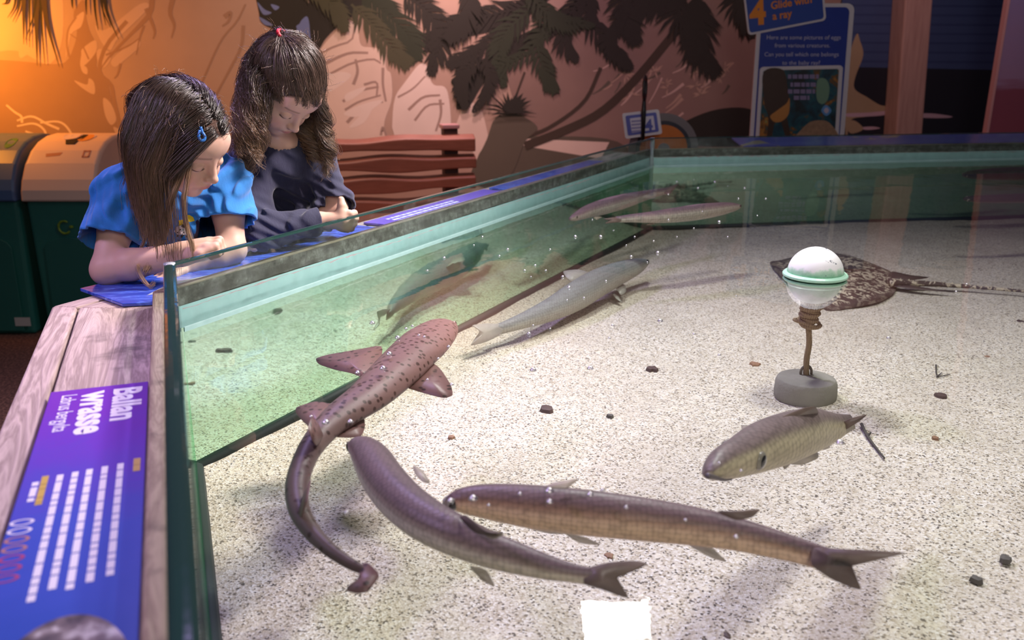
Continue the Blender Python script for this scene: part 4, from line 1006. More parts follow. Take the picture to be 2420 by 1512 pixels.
rB = [(1058, 1186, zm, 14, 8), (1068, 1184, zm, 24, 20), (1090, 1183, zm, 34, 30), (1130, 1184, zm, 42, 39), (1190, 1190, zm, 48, 47), (1270, 1200, zm, 52, 53), (1360, 1210, zm, 53, 55), (1450, 1220, zm, 51, 54), (1550, 1232, zm-.002, 46, 51), (1650, 1246, zm-.004, 40, 46), (1740, 1263, zm-.007, 33, 40), (1820, 1283, zm-.01, 25, 35), (1880, 1300, zm-.012, 18, 31), (1930, 1315, zm-.013, 10, 29), (1955, 1322, zm-.013, 3, 28)]
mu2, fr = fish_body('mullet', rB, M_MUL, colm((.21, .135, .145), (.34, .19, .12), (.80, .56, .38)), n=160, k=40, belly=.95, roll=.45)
tag(mu2, 'long dark mullet stretched level across the front of the pool with a wide forked tail', 'fish')
finz('tail_fin', [(1920, 1292, .745), (1990, 1297, .755), (2060, 1300, .762), (2148, 1306, .766), (2100, 1316, .756), (2010, 1330, .742), (2000, 1345, .735), (2020, 1368, .725), (2038, 1394, .714), (2010, 1388, .716), (1960, 1366, .722), (1915, 1335, .735)], mu2, fin_d)
finz('dorsal_fin', [(1280, 1152, .785), (1310, 1140, .787), (1370, 1130, .790), (1355, 1142, .788), (1340, 1155, .784)], mu2, fin_l)
finz('second_dorsal_fin', [(1690, 1207, .778), (1740, 1208, .785), (1798, 1202, .790), (1780, 1222, .78), (1740, 1230, .77)], mu2, fin_d)
finz('pelvic_fin', [(1330, 1258, .70), (1380, 1268, .69), (1425, 1288, .675), (1370, 1284, .68)], mu2, fin_l)
finz('pectoral_fin', [(1225, 1232, .71), (1280, 1240, .70), (1350, 1262, .69), (1300, 1262, .69), (1245, 1248, .70)], mu2, fin_l)
finz('anal_fin', [(1620, 1285, .70), (1680, 1290, .695), (1722, 1330, .67), (1680, 1318, .68)], mu2, fin_l)
eye(fr, .055, 1, -.5, .008, mu2); eye(fr, .055, -1, -.15, .008, mu2)
# gill slit line
# ---- stout bass-like wrasse at the right, pitched up toward the camera
rC = [(1674, 1120, .765, 14, 9), (1684, 1112, .764, 28, 22), (1708, 1096, .760, 41, 38), (1750, 1078, .752, 50, 48), (1800, 1055, .742, 57, 58), (1850, 1037, .730, 56, 60), (1895, 1022, .716, 48, 56), (1930, 1012, .702, 38, 49), (1960, 1008, .690, 27, 38), (1985, 1003, .682, 17, 27), (2005, 998, .676, 9, 20), (2015, 996, .674, 3, 18)]
def colw(u, c, s):
    a = lerp3((.66, .58, .40), (.25, .19, .18), (s+.12)/.32)
    return lerp3(a, (.13, .10, .10), .5 if u > .8 else 0)
wr, fr = fish_body('wrasse', rC, m_fish('wrasse_skin', 0, 120, .4), colw, n=120, k=40, belly=1., roll=.6)
tag(wr, 'stout brown fish with a pale belly and clear eye facing left below the float weight', 'fish')
finz('tail_fin', [(1985, 1000, .69), (2010, 988, .70), (2052, 978, .705), (2030, 996, .695), (1998, 1016, .68), (1985, 1012, .68)], wr, fin_d)
finz('dorsal_fin', [(1780, 1018, .775), (1820, 998, .77), (1870, 975, .765), (1905, 962, .765), (1928, 960, .76), (1935, 978, .735), (1900, 990, .74), (1840, 1012, .755)], wr, fin_d)
finz('pectoral_fin', [(1862, 1080, .70), (1890, 1072, .69), (1932, 1066, .68), (1935, 1082, .675), (1900, 1098, .675), (1868, 1098, .68)], wr, fin_l)
finz('pectoral_fin', [(1765, 1022, .745), (1750, 1010, .74), (1756, 1004, .74), (1785, 1010, .745)], wr, fin_l)
finz('pelvic_fin', [(1935, 1050, .66), (1958, 1040, .66), (1962, 1058, .65), (1945, 1064, .65)], wr, fin_l)
finz('gill_cover', [(1840, 1040, .755), (1868, 1062, .73), (1872, 1092, .70), (1852, 1112, .69), (1846, 1080, .72)], wr, m_fin('gill_edge', (.33, .28, .2), 1)).hide_render = False
eye(fr, .27, 1, -.60, .0125, wr, 1.02); eye(fr, .27, -1, .9, .010, wr)
mb = MB(); mb.tube(crom([UZ(1672, 1124, .772), UZ(1690, 1128, .765), UZ(1712, 1134, .755), UZ(1730, 1132, .75)], 14), np.linspace(.0035, .001, 14), 8)
mb.obj('lip', mat('fish_lip', (.13, .11, .12), .4), wr, smooth=True)
# ---- pale fish close to the bottom by the long pane
zd = .565
rD = [(1530, 617, zd+.03, 5, 4), (1520, 623, zd+.03, 14, 12), (1500, 632, zd+.028, 22, 21), (1460, 648, zd+.025, 30, 29), (1410, 672, zd+.02, 36, 35), (1360, 702, zd+.015, 37, 36), (1310, 729, zd+.01, 30, 30), (1260, 750, zd+.006, 22, 23), (1210, 768, zd+.003, 14, 17), (1180, 778, zd, 9, 14), (1160, 783, zd, 3, 13)]
pf_, fr = fish_body('pale_fish', rD, m_fish('pale_skin', 0, 150, .5), lambda u, c, s: lerp3((.50, .52, .44), (.24, .27, .26), (s+.45)/.6), n=110, k=32, belly=.9, roll=-.4)
tag(pf_, 'pale silvery fish hovering over the sand beside the long pane', 'fish')
fin_p = m_fin('cream_fin', (.50, .50, .44), .75)
finz('tail_fin', [(1190, 766, .575), (1150, 764, .59), (1112, 768, .60), (1135, 782, .58), (1122, 800, .56), (1110, 818, .55), (1150, 808, .55), (1185, 790, .56)], pf_, fin_p)
finz('dorsal_fin', [(1395, 645, .62), (1368, 636, .63), (1330, 640, .63), (1335, 652, .625), (1352, 668, .61)], pf_, fin_p)
finz('pectoral_fin', [(1455, 670, .57), (1478, 672, .56), (1480, 690, .55), (1468, 698, .545), (1455, 682, .56)], pf_, fin_p)
finz('pelvic_fin', [(1445, 690, .55), (1460, 698, .54), (1472, 716, .53), (1455, 705, .54)], pf_, fin_p)
eye(fr, .10, 1, .0, .006, pf_); eye(fr, .1, -1, .3, .006, pf_)
# ---- two mullet by the far corner, two dim ones at the right
def small(rows, label, top=(.20, .13, .16), mid=(.33, .24, .24), bel=(.70, .66, .56), m=None, roll=-.45, tail=None, extra=(), eyes=.07, skin=None):
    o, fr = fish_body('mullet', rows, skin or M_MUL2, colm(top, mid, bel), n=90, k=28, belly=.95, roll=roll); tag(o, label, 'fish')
    if tail: finz('tail_fin', tail, o, fin_d)
    for nm, e in extra: finz(nm, e, o, fin_l)
    eye(fr, eyes, 1, -.05, .0055, o); eye(fr, eyes, -1, -.05, .0055, o); return o
M_MUL2 = m_fish('small_mullet_skin', 0, 130, .30)
z = .760
small([(1348, 517, z, 5, 4), (1362, 512, z, 12, 10), (1390, 500, z, 18, 16), (1430, 488, z, 22, 19), (1470, 477, z, 20, 18), (1510, 466, z, 15, 14), (1545, 457, z, 10, 10), (1570, 452, z, 5, 8), (1578, 450, z, 2, 7)], 'pinkish mullet heading left at the far corner of the glass',
      tail=[(1568, 446, .765), (1590, 438, .772), (1606, 432, .775), (1594, 446, .765), (1582, 460, .757), (1570, 458, .757)], extra=(('dorsal_fin', [(1440, 470, .778), (1455, 462, .784), (1470, 466, .776)]), ('pectoral_fin', [(1400, 512, .745), (1425, 512, .74), (1410, 520, .738)])), roll=.35)
small([(1750, 488, z, 4, 3), (1740, 489, z, 10, 8), (1715, 492, z, 16, 14), (1675, 498, z, 20, 18), (1630, 504, z, 21, 19), (1580, 510, z, 19, 17), (1530, 514, z, 14, 13), (1490, 516, z, 9, 10), (1465, 518, z, 5, 8), (1455, 518, z, 2, 7)], 'pinkish mullet heading right, crossing in front of the glass corner',
      tail=[(1468, 512, .765), (1445, 514, .768), (1425, 517, .768), (1440, 521, .76), (1428, 528, .754), (1450, 526, .755), (1468, 524, .757)], extra=(('anal_fin', [(1540, 526, .742), (1525, 532, .738), (1550, 530, .738)]),))
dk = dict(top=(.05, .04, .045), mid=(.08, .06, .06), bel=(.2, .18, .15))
small([(2276, 414, .768, 4, 3), (2290, 413, .768, 10, 8), (2330, 412, .768, 16, 12), (2400, 410, .768, 18, 14), (2470, 410, .768, 14, 12), (2530, 411, .768, 6, 7), (2545, 411, .768, 2, 6)], 'dark fish close under the far pane at the right edge', tail=[(2535, 405, .772), (2580, 396, .776), (2565, 411, .768), (2580, 424, .76), (2535, 417, .764)], **dk)
small([(2278, 470, .752, 4, 3), (2300, 470, .752, 9, 7), (2340, 470, .752, 11, 9), (2420, 468, .752, 12, 11), (2500, 466, .752, 12, 11), (2560, 465, .752, 6, 6), (2572, 465, .752, 2, 5)], 'slim dark fish below the other at the right edge', tail=[(2560, 460, .757), (2600, 452, .76), (2590, 465, .752), (2600, 478, .745), (2560, 470, .75)], **dk)

# ---- undulate ray on the sand
t = NT('ray_skin'); co = t.coord('Object')
n1 = t.noise(co, 34, 3, .5, 1.6); v = t.n('ShaderNodeTexVoronoi'); v.feature = 'DISTANCE_TO_EDGE'; t.l(t.coord('Object'), v.inputs['Vector']); v.inputs['Scale'].default_value = 60
a = t.n('ShaderNodeVertexColor'); a.layer_name = 'Col'; sp = t.n('ShaderNodeSeparateColor'); t.l(a.outputs[0], sp.inputs[0])
mk = t.math('MULTIPLY', t.ramp(n1, [(.50, (0, 0, 0)), (.54, (1, 1, 1)), (.62, (1, 1, 1)), (.66, (0, 0, 0))]), sp.outputs[0])
c = t.mix(mk, (.085, .055, .05), (.62, .54, .40)); t.bsdf(c, .5); M_RAY = t.m
out = [(1818, 613), (1835, 611), (1866, 606), (1900, 606), (1935, 600), (1985, 594), (2020, 602), (2060, 622), (2100, 640), (2119, 652), (2122, 668), (2112, 690), (2085, 706), (2040, 717), (1990, 725), (1958, 729), (1940, 720), (1910, 700), (1870, 672), (1845, 648), (1828, 630)]
O = np.array([UZ(x, y, .527) for x, y in chai(out, 2)]); cen = UZ(2005, 660, .527); K = 14; V = []; Cl = []
for r_ in range(K+1):
    f_ = r_/K; h_ = .030*(1-f_**1.6)*(1 if f_ < 1 else 0)+.002*(1-f_)+.0035
    for p in O:
        q_ = cen+(p-cen)*f_; wob = .006*math.sin(14*q_[0]+9*q_[1])*f_
        V.append((q_[0], q_[1], .520+h_+wob)); Cl.append([1 if f_ < .86 else 0.25]*3)
n = len(O); F = [(r_*n+k, r_*n+(k+1) % n, (r_+1)*n+(k+1) % n, (r_+1)*n+k) for r_ in range(1, K) for k in range(n)]+[(0, n+(k+1) % n, n+k)[::-1] for k in range(n)]
b0 = len(V)
for p in O: V.append((p[0], p[1], .519)); Cl.append([.2]*3)
F += [(K*n+k, K*n+(k+1) % n, b0+(k+1) % n, b0+k) for k in range(n)]+[tuple(range(b0, b0+n))[::-1]]
ry = mesh('ray', V, F, M_RAY, None, True, col=Cl); tag(ry, 'dark ray with cream squiggle markings lying on the sand behind the float', 'ray')
tp = crom([UZ(2100, 668, .535), UZ(2180, 670, .532), UZ(2260, 675, .53), (UZ(2340, 681, .53)), UZ(2420, 688, .528), UZ(2500, 694, .528)], 60)
w_ = np.interp(np.linspace(0, 1, 60), [0, .1, .4, .7, 1], [.026, .017, .011, .008, .005]); V = []; Cl = []; k = 12
for i in range(60):
    T_ = np.array([1, .0, 0]); s_ = np.array([0, 1., 0])
    for j in range(k):
        a_ = 2*math.pi*j/k; V.append(tp[i]+s_*math.cos(a_)*w_[i]+np.array([0, 0, 1])*math.sin(a_)*w_[i]*.6); Cl.append([1]*3)
F = [(i*k+j, (i+1)*k+j, (i+1)*k+(j+1) % k, i*k+(j+1) % k) for i in range(59) for j in range(k)]+[tuple(range(k)), tuple(range(59*k, 60*k))[::-1]]
mesh('tail', V, F, M_RAY, ry, True, col=Cl)
fin_r = m_fin('ray_fin', (.16, .11, .10), 1)
finz('pelvic_fin', [(2105, 640, .53), (2150, 650, .53), (2200, 655, .528), (2160, 662, .53), (2110, 660, .532)], ry, M_RAY)
finz('pelvic_fin', [(2108, 676, .53), (2160, 684, .528), (2270, 692, .526), (2200, 682, .53), (2120, 668, .532)], ry, M_RAY)
mb = MB(); rnd = random.Random(5)
for i in range(4, 56, 3):
    p = tp[i]+np.array([0, 0, w_[i]*.55]); mb.lathe([(.0022, 0), (.0005, .005)], p, 6)
mb.obj('tail_thorns', mat('thorn', (.62, .55, .42), .5), ry)
for px, py in ((1990, 640), (1990, 655)):
    pass

# ---- float on its weighted rope
fb = UZ(1926, 652, ZW+.004); R = .0585
fl_ = empty('pool_float', tuple(np.array([fb[0], fb[1], ZS]))); tag(fl_, 'white and green ball float tied by rope to a round concrete weight', 'float')
def m_ball():
    t = NT('float_shell'); co = t.coord('Object'); sx = t.n('ShaderNodeSeparateXYZ'); t.l(t.n('ShaderNodeNewGeometry').outputs['Position'], sx.inputs[0])
    z_ = t.math('SUBTRACT', sx.outputs[2], fb[2]); f_ = t.math('ADD', t.math('MULTIPLY', z_, 22.), t.math('MULTIPLY', t.noise(co, 26, 4, .6), .9))
    c = t.ramp(f_, [(.0, (.62, .62, .60)), (.25, (.30, .52, .36)), (.62, (.18, .48, .28)), (.86, (.45, .68, .52)), (1., (.84, .86, .86))])
    nn = t.noise(co, 55, 3, .5); c = t.mix(t.ramp(nn, [(.66, (0, 0, 0)), (.70, (.9,)*3)]), c, (.14, .16, .2))
    t.bsdf(c, .42); return t.m
M_BALL = m_ball()
mb = MB(); pr = [(max(.001, R*math.cos(a)), R*math.sin(a)) for a in np.linspace(.02, math.pi/2, 16)]
mb.lathe(pr, (fb[0], fb[1], fb[2]+.004), 48); mb.obj('upper_shell', M_BALL, fl_, smooth=True)
mb = MB(); pr = [(max(.001, R*.97*math.cos(a)), R*.97*math.sin(a)) for a in np.linspace(-math.pi/2, -.02, 16)]
mb.lathe(pr, (fb[0], fb[1], fb[2]-.004), 48); mb.obj('lower_shell', mat('float_lower', (.60, .62, .62), .5, .35, 30), fl_, smooth=True)
mb = MB(); mb.lathe([(R*.9, .009), (R*1.09, .008), (R*1.15, .005), (R*1.15, .001), (R*1.08, -.001), (R*.9, -.002)], fb, 48)
mb.lathe([(R*.9, -.004), (R*1.1, -.004), (R*1.13, -.007), (R*1.08, -.010), (R*.9, -.010)], fb, 48)
mb.obj('joint_flange', mat('mint_plastic', (.42, .72, .55), .3), fl_, smooth=False, bevel=.001)
M_ROPE = NT('rope'); _cr = M_ROPE.coord('Object', (1, 1, 1), (.6, .0, .4)); _w = M_ROPE.n('ShaderNodeTexWave'); M_ROPE.l(_cr, _w.inputs[0]); _w.inputs['Scale'].default_value = 95; _w.inputs['Distortion'].default_value = 1.5
M_ROPE.bsdf(M_ROPE.mix(_w.outputs['Fac'], (.13, .09, .045), (.42, .32, .19)), .8); M_ROPE.l(M_ROPE.bump(_w.outputs['Fac'], .6, .002), M_ROPE.b.inputs['Normal'])
top = np.array([fb[0], fb[1], fb[2]-R*.93]); bs = UZ(1905, 885, ZS+.045); knot = UZ(1919, 757, .655)
neck = np.array([top[0]-.002, top[1]+.01, top[2]-.05])
mb = MB(); n = 420; P_ = []
for k in range(n):
    f_ = k/(n-1); a = f_*2*math.pi*11; r_ = .0205+.0025*math.sin(a*.31)-.004*f_; c_ = top*(1-f_)+neck*f_+np.array([0, 0, .002])
    P_.append(c_+np.array([r_*math.cos(a), r_*math.sin(a), .0018*math.sin(a*1.3)]))
mb.tube(P_, .0034, 7)
P2 = []
for k in range(70):
    a = k/69*2*math.pi*1.6; P2.append(neck+np.array([(.024+.006*math.sin(a*1.5))*math.cos(a+2), .022*math.sin(a+2), .006*math.sin(a*1.2)-.002]))
mb.tube(P2, .004, 7); mb.tube([top, neck], .016, 12)
mb.obj('rope_wrapping', M_ROPE.m, fl_, smooth=True)
mb = MB(); L = crom([neck, neck*.6+bs*.4+np.array([.004, 0, 0]), neck*.3+bs*.7, bs], 90)
for ph_ in (0, 2.09, 4.19):
    mb.tube([p+np.array([math.cos(i*.75+ph_), math.sin(i*.75+ph_), 0])*.0032 for i, p in enumerate(L)], .0037, 7)
mb.obj('rope', M_ROPE.m, fl_, smooth=True)
mb = MB(); wb = UZ(1905, 905, ZS+.03); wb[2] = ZS-.004
mb.lathe([(.066, 0), (.0675, .012), (.066, .036), (.062, .046), (.050, .0485), (.034, .0475), (.031, .0495), (.002, .0495)], wb, 56)
o = mb.obj('weight', mat('concrete', (.27, .26, .22), .85, .3, 18, .5, 120), fl_, smooth=True, bevel=.002)
mb = MB(); hp = UZ(1905, 880, ZS+.05); P_ = [hp+np.array([.012*math.cos(a), 0, .016*math.sin(a)]) for a in np.linspace(-.2, math.pi+.2, 14)]; mb.tube(P_, .003, 8); mb.obj('eyelet', mat('dull_metal', (.12, .11, .09), .4), fl_, smooth=True)

# ---- stones, leaves and a twig on the sand
rnd = random.Random(9)
def chip(px, py, r, m, label, cat, name, flat=.25, seed=0, grp=None):
    rr = random.Random(seed); c = UZ(px, py, ZS+.004); k = 11; mbx = MB(); s = r*mpp(c)
    out_ = [(c[0]+s*(1+rr.uniform(-.35, .3))*math.cos(2*math.pi*i/k), c[1]+s*1.15*(1+rr.uniform(-.35, .3))*math.sin(2*math.pi*i/k)) for i in range(k)]
    V = [(x, y, ZS-.003) for x, y in out_]+[(c[0]+(x-c[0])*.82, c[1]+(y-c[1])*.82, ZS+.003+s*flat*.3) for x, y in out_]+[(c[0], c[1], ZS+.004+s*flat*.5)]
    F = [tuple(range(k))[::-1]]+[(i, (i+1) % k, (i+1) % k+k, i+k) for i in range(k)]+[(i+k, (i+1) % k+k, 2*k) for i in range(k)]
    mbx.add(V, F); o = mbx.obj(name, m, smooth=False); tag(o, label, cat, grp); return o
M_LEAF = mat('wet_leaf', (.085, .05, .045), .6, .4, 90); M_STN = mat('rust_stone', (.27, .15, .09), .7, .4, 90); M_DST = mat('dark_stone', (.10, .09, .08), .7, .4, 90)
for a in ((1543, 868, 15, M_LEAF, 'dark leaf scrap on the sand above the middle of the pool', 'leaf', 'leaf_scrap'), (1292, 963, 17, M_LEAF, 'brown triangular leaf scrap left of the middle of the sand', 'leaf', 'leaf_scrap'),
          (1785, 858, 13, M_STN, 'rusty oval stone left of the float weight', 'stone', 'stone'), (1442, 979, 8, M_DST, 'small dark stone right of the triangular leaf scrap', 'stone', 'stone'), (2333, 842, 10, M_STN, 'small brown stone far right of the float rope', 'stone', 'stone'),
          (2412, 758, 10, M_LEAF, 'dark scrap under the ray tail at the right edge', 'leaf', 'leaf_scrap'), (2224, 932, 14, M_LEAF, 'dark leaf scrap at the right end of the float shadow', 'leaf', 'leaf_scrap'), (1440, 1310, 12, M_STN, 'orange brown stone under the belly of the level mullet', 'stone', 'stone'),
          (1718, 1498, 11, M_LEAF, 'dark scrap at the bottom edge of the pool view', 'leaf', 'leaf_scrap'), (2376, 1316, 14, M_DST, 'grey brown stone right of the forked tail', 'stone', 'stone'), (2308, 1364, 13, M_DST, 'dark stone half buried near a faint ridge at the lower right', 'stone', 'stone'),
          (700, 732, 18, M_DST, None, 'stone', 'stone'), (1620, 1328, 9, M_STN, 'tan stone right of the orange brown stone', 'stone', 'stone'), (1066, 1030, 9, M_STN, 'tan stone right of the blunt mullet head', 'stone', 'stone'), (2210, 1032, 9, M_STN, 'buff stone right of the twig', 'stone', 'stone')):
    if a[4]: chip(*a, seed=a[0])
def twig(pts, r, label):
    mb = MB()
    for p in pts: P_ = crom([UZ(x, y, ZS+.006) for x, y in p], 12); mb.tube(P_, np.linspace(r, r*.5, 12), 6)
    tag(mb.obj('twig', mat('twig_bark', (.06, .05, .045), .7), smooth=True), label, 'twig')
twig([[(2036, 1002), (2050, 1030), (2072, 1060), (2090, 1082)], [(2050, 1030), (2058, 1022)]], .0035, 'dark straight twig beside the tail of the stout fish')
twig([[(2212, 862), (2216, 888), (2245, 884)], [(2214, 890), (2226, 880)]], .0018, 'thin forked twig on the sand right of the float rope')

# ---- air bubbles at the surface
def m_bub():
    t = NT('bubble'); tr = t.n('ShaderNodeBsdfTransparent'); gl = t.n('ShaderNodeBsdfGlossy'); gl.inputs['Roughness'].default_value = .28
    mx = t.n('ShaderNodeMixShader'); t.l(schlick(t, .55), mx.inputs[0]); t.l(tr.outputs[0], mx.inputs[1]); t.l(gl.outputs[0], mx.inputs[2]); t.l(mx.outputs[0], t.out.inputs[0]); return t.m
mb = MB(); mb.lathe([(.0042, -.0006), (.0036, .0006), (.0027, .0018), (.0014, .0027), (.0002, .0030)], (0, 0, 0), 12)
bme = mb.obj('air_bubble', m_bub(), smooth=True); proto = bme
pts = [(845, 882), (880, 765), (960, 778), (975, 772), (990, 793), (1003, 797), (1010, 898), (1068, 910), (905, 872), (828, 998), (770, 1000), (1036, 848), (1060, 820), (920, 838), (940, 800), (735, 985),
       (1065, 1185), (1229, 1168), (1299, 1187), (1395, 1170), (1425, 1160), (1480, 1200), (1740, 1270), (1700, 1095), (1752, 1113), (819, 1212), (1118, 1180), (1298, 1162), (1155, 1195),
       (700, 640), (745, 618), (640, 655), (560, 690), (1010, 640), (1050, 610), (1120, 580), (1140, 560), (1180, 605), (1200, 590), (1240, 640), (1265, 628), (1255, 655), (1290, 640), (1300, 778), (1250, 790), (1260, 770), (1330, 655), (1345, 680), (1380, 705), (1340, 710), (1432, 665), (1492, 607), (1530, 620), (1555, 598),
       (1400, 520), (1450, 545), (1420, 560), (1500, 560), (1545, 570), (1580, 520), (1600, 560), (1660, 500), (1640, 540), (1700, 525), (1720, 560), (1690, 430), (1720, 440), (1760, 445), (1745, 470), (1650, 445), (1640, 425), (1810, 470), (1790, 510), (1600, 430), (1580, 460), (1480, 580), (1360, 560), (1300, 590), (1640, 790), (1560, 760), (1740, 700), (1890, 815), (1700, 840), (1395, 872), (1260, 876), (1440, 800), (1448, 770), (1985, 1048), (1620, 1230), (2200, 1100), (2100, 800), (2260, 690), (2285, 672)]
for i, (x, y) in enumerate(pts):
    o = proto if i == 0 else proto.copy()
    if i: COL.objects.link(o)
    p = UZ(x, y, ZW); s = rnd.choice([.55, .7, .8, 1, 1.3]); o.location = (p[0], p[1], ZW+.0006); o.scale = (s, s, s)
    tag(o, 'small clear air bubble floating on the pool water', 'bubble', 'air bubbles scattered on the water')
# ================================================================== two girls
import openvdb
def cap(P, a, b, ra, rb=None):
    rb = ra if rb is None else rb; a = np.asarray(a, np.float32); b = np.asarray(b, np.float32); ba = b-a
    h = np.clip(((P-a)@ba)/(ba@ba+1e-12), 0, 1); d = P-a-h[:, None]*ba
    return np.sqrt((d*d).sum(1))-(ra+(rb-ra)*h)
def ell(P, c, r, R=None):
    p = P-np.asarray(c, np.float32)
    if R is not None: p = p@np.asarray(R, np.float32)
    r = np.asarray(r, np.float32); k0 = np.sqrt(((p/r)**2).sum(1)); k1 = np.sqrt(((p/(r*r))**2).sum(1))+1e-9
    return k0*(k0-1)/k1
def smin(a, b, k):
    h = np.maximum(k-np.abs(a-b), 0)/k; return np.minimum(a, b)-h*h*k*.25
def smax(a, b, k): return -smin(-a, -b, k)
def sdf_mesh(fn, lo, hi, vox, B=12):
    lo = np.array(lo, float); hi = np.array(hi, float); nb = np.ceil((hi-lo)/(vox*B)).astype(int)
    I = np.stack(np.meshgrid(*[np.arange(k) for k in nb], indexing='ij'), -1).reshape(-1, 3)
    C = (lo+(I+.5)*B*vox).astype(np.float32); d = fn(C); half = B*vox*.5*1.7321
    g = openvdb.FloatGrid(background=3*vox)
    loc = np.stack(np.meshgrid(*[np.arange(B)]*3, indexing='ij'), -1).reshape(-1, 3)
    act = np.where(d < half*1.25+.004)[0]
    for s in range(0, len(act), 200):
        ids = act[s:s+200]; ins = d[ids] < -half*1.3-.004
        P = (lo+(I[ids][:, None, :]*B+loc[None])*vox).reshape(-1, 3).astype(np.float32)
        v = np.full(len(P), -3*vox, np.float32); m = np.repeat(~ins, B**3); v[m] = fn(P[m])
        v = np.clip(v, -3*vox, 3*vox).reshape(len(ids), B, B, B)
        for q, i in enumerate(ids): g.copyFromArray(np.ascontiguousarray(v[q]), ijk=tuple(int(x) for x in I[i]*B))
    pts, quads = g.convertToQuads(0.0)
    pts = pts*vox+lo
    f = quads
    # orient outwards
    a, b, c = pts[f[:200, 0]], pts[f[:200, 1]], pts[f[:200, 2]]; n = np.cross(b-a, c-a); mid = a.astype(np.float32); nn = n/(np.linalg.norm(n, axis=1)[:, None]+1e-12)
    if (fn((mid+nn*vox).astype(np.float32)) < fn((mid-nn*vox).astype(np.float32))).mean() > .5: f = f[:, ::-1]
    return pts, f
def fast_mesh(name, V, F, m, parent=None, col=None):
    me = bpy.data.meshes.new(name); base = np.zeros(3)
    if parent is None: base = np.array([V[:, 0].mean(), V[:, 1].mean(), V[:, 2].min()])
    n = len(F); me.vertices.add(len(V)); me.vertices.foreach_set('co', (V-base).astype(np.float32).ravel())
    me.loops.add(n*4); me.loops.foreach_set('vertex_index', F.astype(np.int32).ravel()); me.polygons.add(n)
    me.polygons.foreach_set('loop_start', np.arange(n, dtype=np.int32)*4); me.polygons.foreach_set('use_smooth', np.ones(n, bool))
    me.materials.append(m)
    if col is not None:
        a = me.color_attributes.new('Col', 'FLOAT_COLOR', 'POINT'); c = np.ones((len(V), 4), np.float32); c[:, :3] = col; a.data.foreach_set('color', c.ravel())
    me.update(calc_edges=True); me.validate()
    o = link(name, me, parent)
    if parent is None: o.location = base
    else: o.matrix_parent_inverse = Matrix.Translation(-Vector(parent.location))
    return o
def frame(fwd, roll=0.):
    y = np.array(fwd, float); y /= np.linalg.norm(y); x = np.cross(y, [0, 0, 1.]); x /= np.linalg.norm(x); z = np.cross(x, y)
    c, s = math.cos(roll), math.sin(roll); x2 = x*c+z*s; z2 = -x*s+z*c
    return np.stack([x2, y, z2], 1)            # columns: right of the head, forward, up
Q = UY
# --- head, in its own frame (x right, y forward, z up; metres)
def head_sdf(p, K=1.):
    p = p/K
    ax = np.abs(p[:, 0]); pm = p.copy(); pm[:, 0] = ax
    d = ell(p, (0, -.010, .028), (.073, .091, .083))
    d = smin(d, ell(p, (0, .028, -.020), (.060, .060, .070)), .03)
    d = smin(d, ell(p, (0, .040, -.052), (.040, .043, .040)), .03)          # jaw
    d = smin(d, ell(p, (0, .068, -.082), (.017, .016, .014)), .018)          # chin
    d = smin(d, ell(pm, (.034, .058, -.040), (.022, .024, .024)), .022)      # cheeks
    d = smin(d, ell(p, (0, .070, .035), (.050, .020, .030)), .03)            # brow
    d = smax(d, -ell(pm, (.030, .099, -.004), (.018, .015, .011)), .014)     # sockets
    d = smin(d, ell(pm, (.029, .0775, -.006), (.0145, .0125, .0115)), .003)  # lids
    lid = np.abs(ell(pm, (.029, .0775, -.006), (.0149, .0132, .0119)))       # crease
    d = smin(d, cap(p, (0, .088, .004), (0, .104, -.026), .0065, .0085), .012)
    d = smin(d, ell(p, (0, .106, -.028), (.0085, .0085, .0075)), .006)
    d = smin(d, ell(pm, (.0095, .098, -.031), (.0062, .0075, .0055)), .005)
    d = smax(d, -ell(pm, (.0055, .103, -.0375), (.0028, .0035, .0022)), .002)
    d = smin(d, ell(p, (0, .086, -.048), (.020, .012, .012)), .014)          # mouth mound
    d = smax(d, -ell(p, (0, .103, -.0525), (.019, .010, .0014)), .003)
    d = smin(d, ell(pm, (.006, .0945, -.0490), (.0095, .0048, .0034)), .004)
    d = smin(d, ell(p, (0, .0930, -.0570), (.0125, .0052, .0042)), .004)
    d = smax(d, -ell(p, (0, .092, -.066), (.012, .006, .004)), .006)
    # ears
    e = ell(pm, (.076, -.006, -.002), (.008, .017, .029)); e = smax(e, -ell(pm, (.084, -.002, .001), (.006, .010, .019)), .004)
    d = smin(d, e, .006)
    return d*K*.85
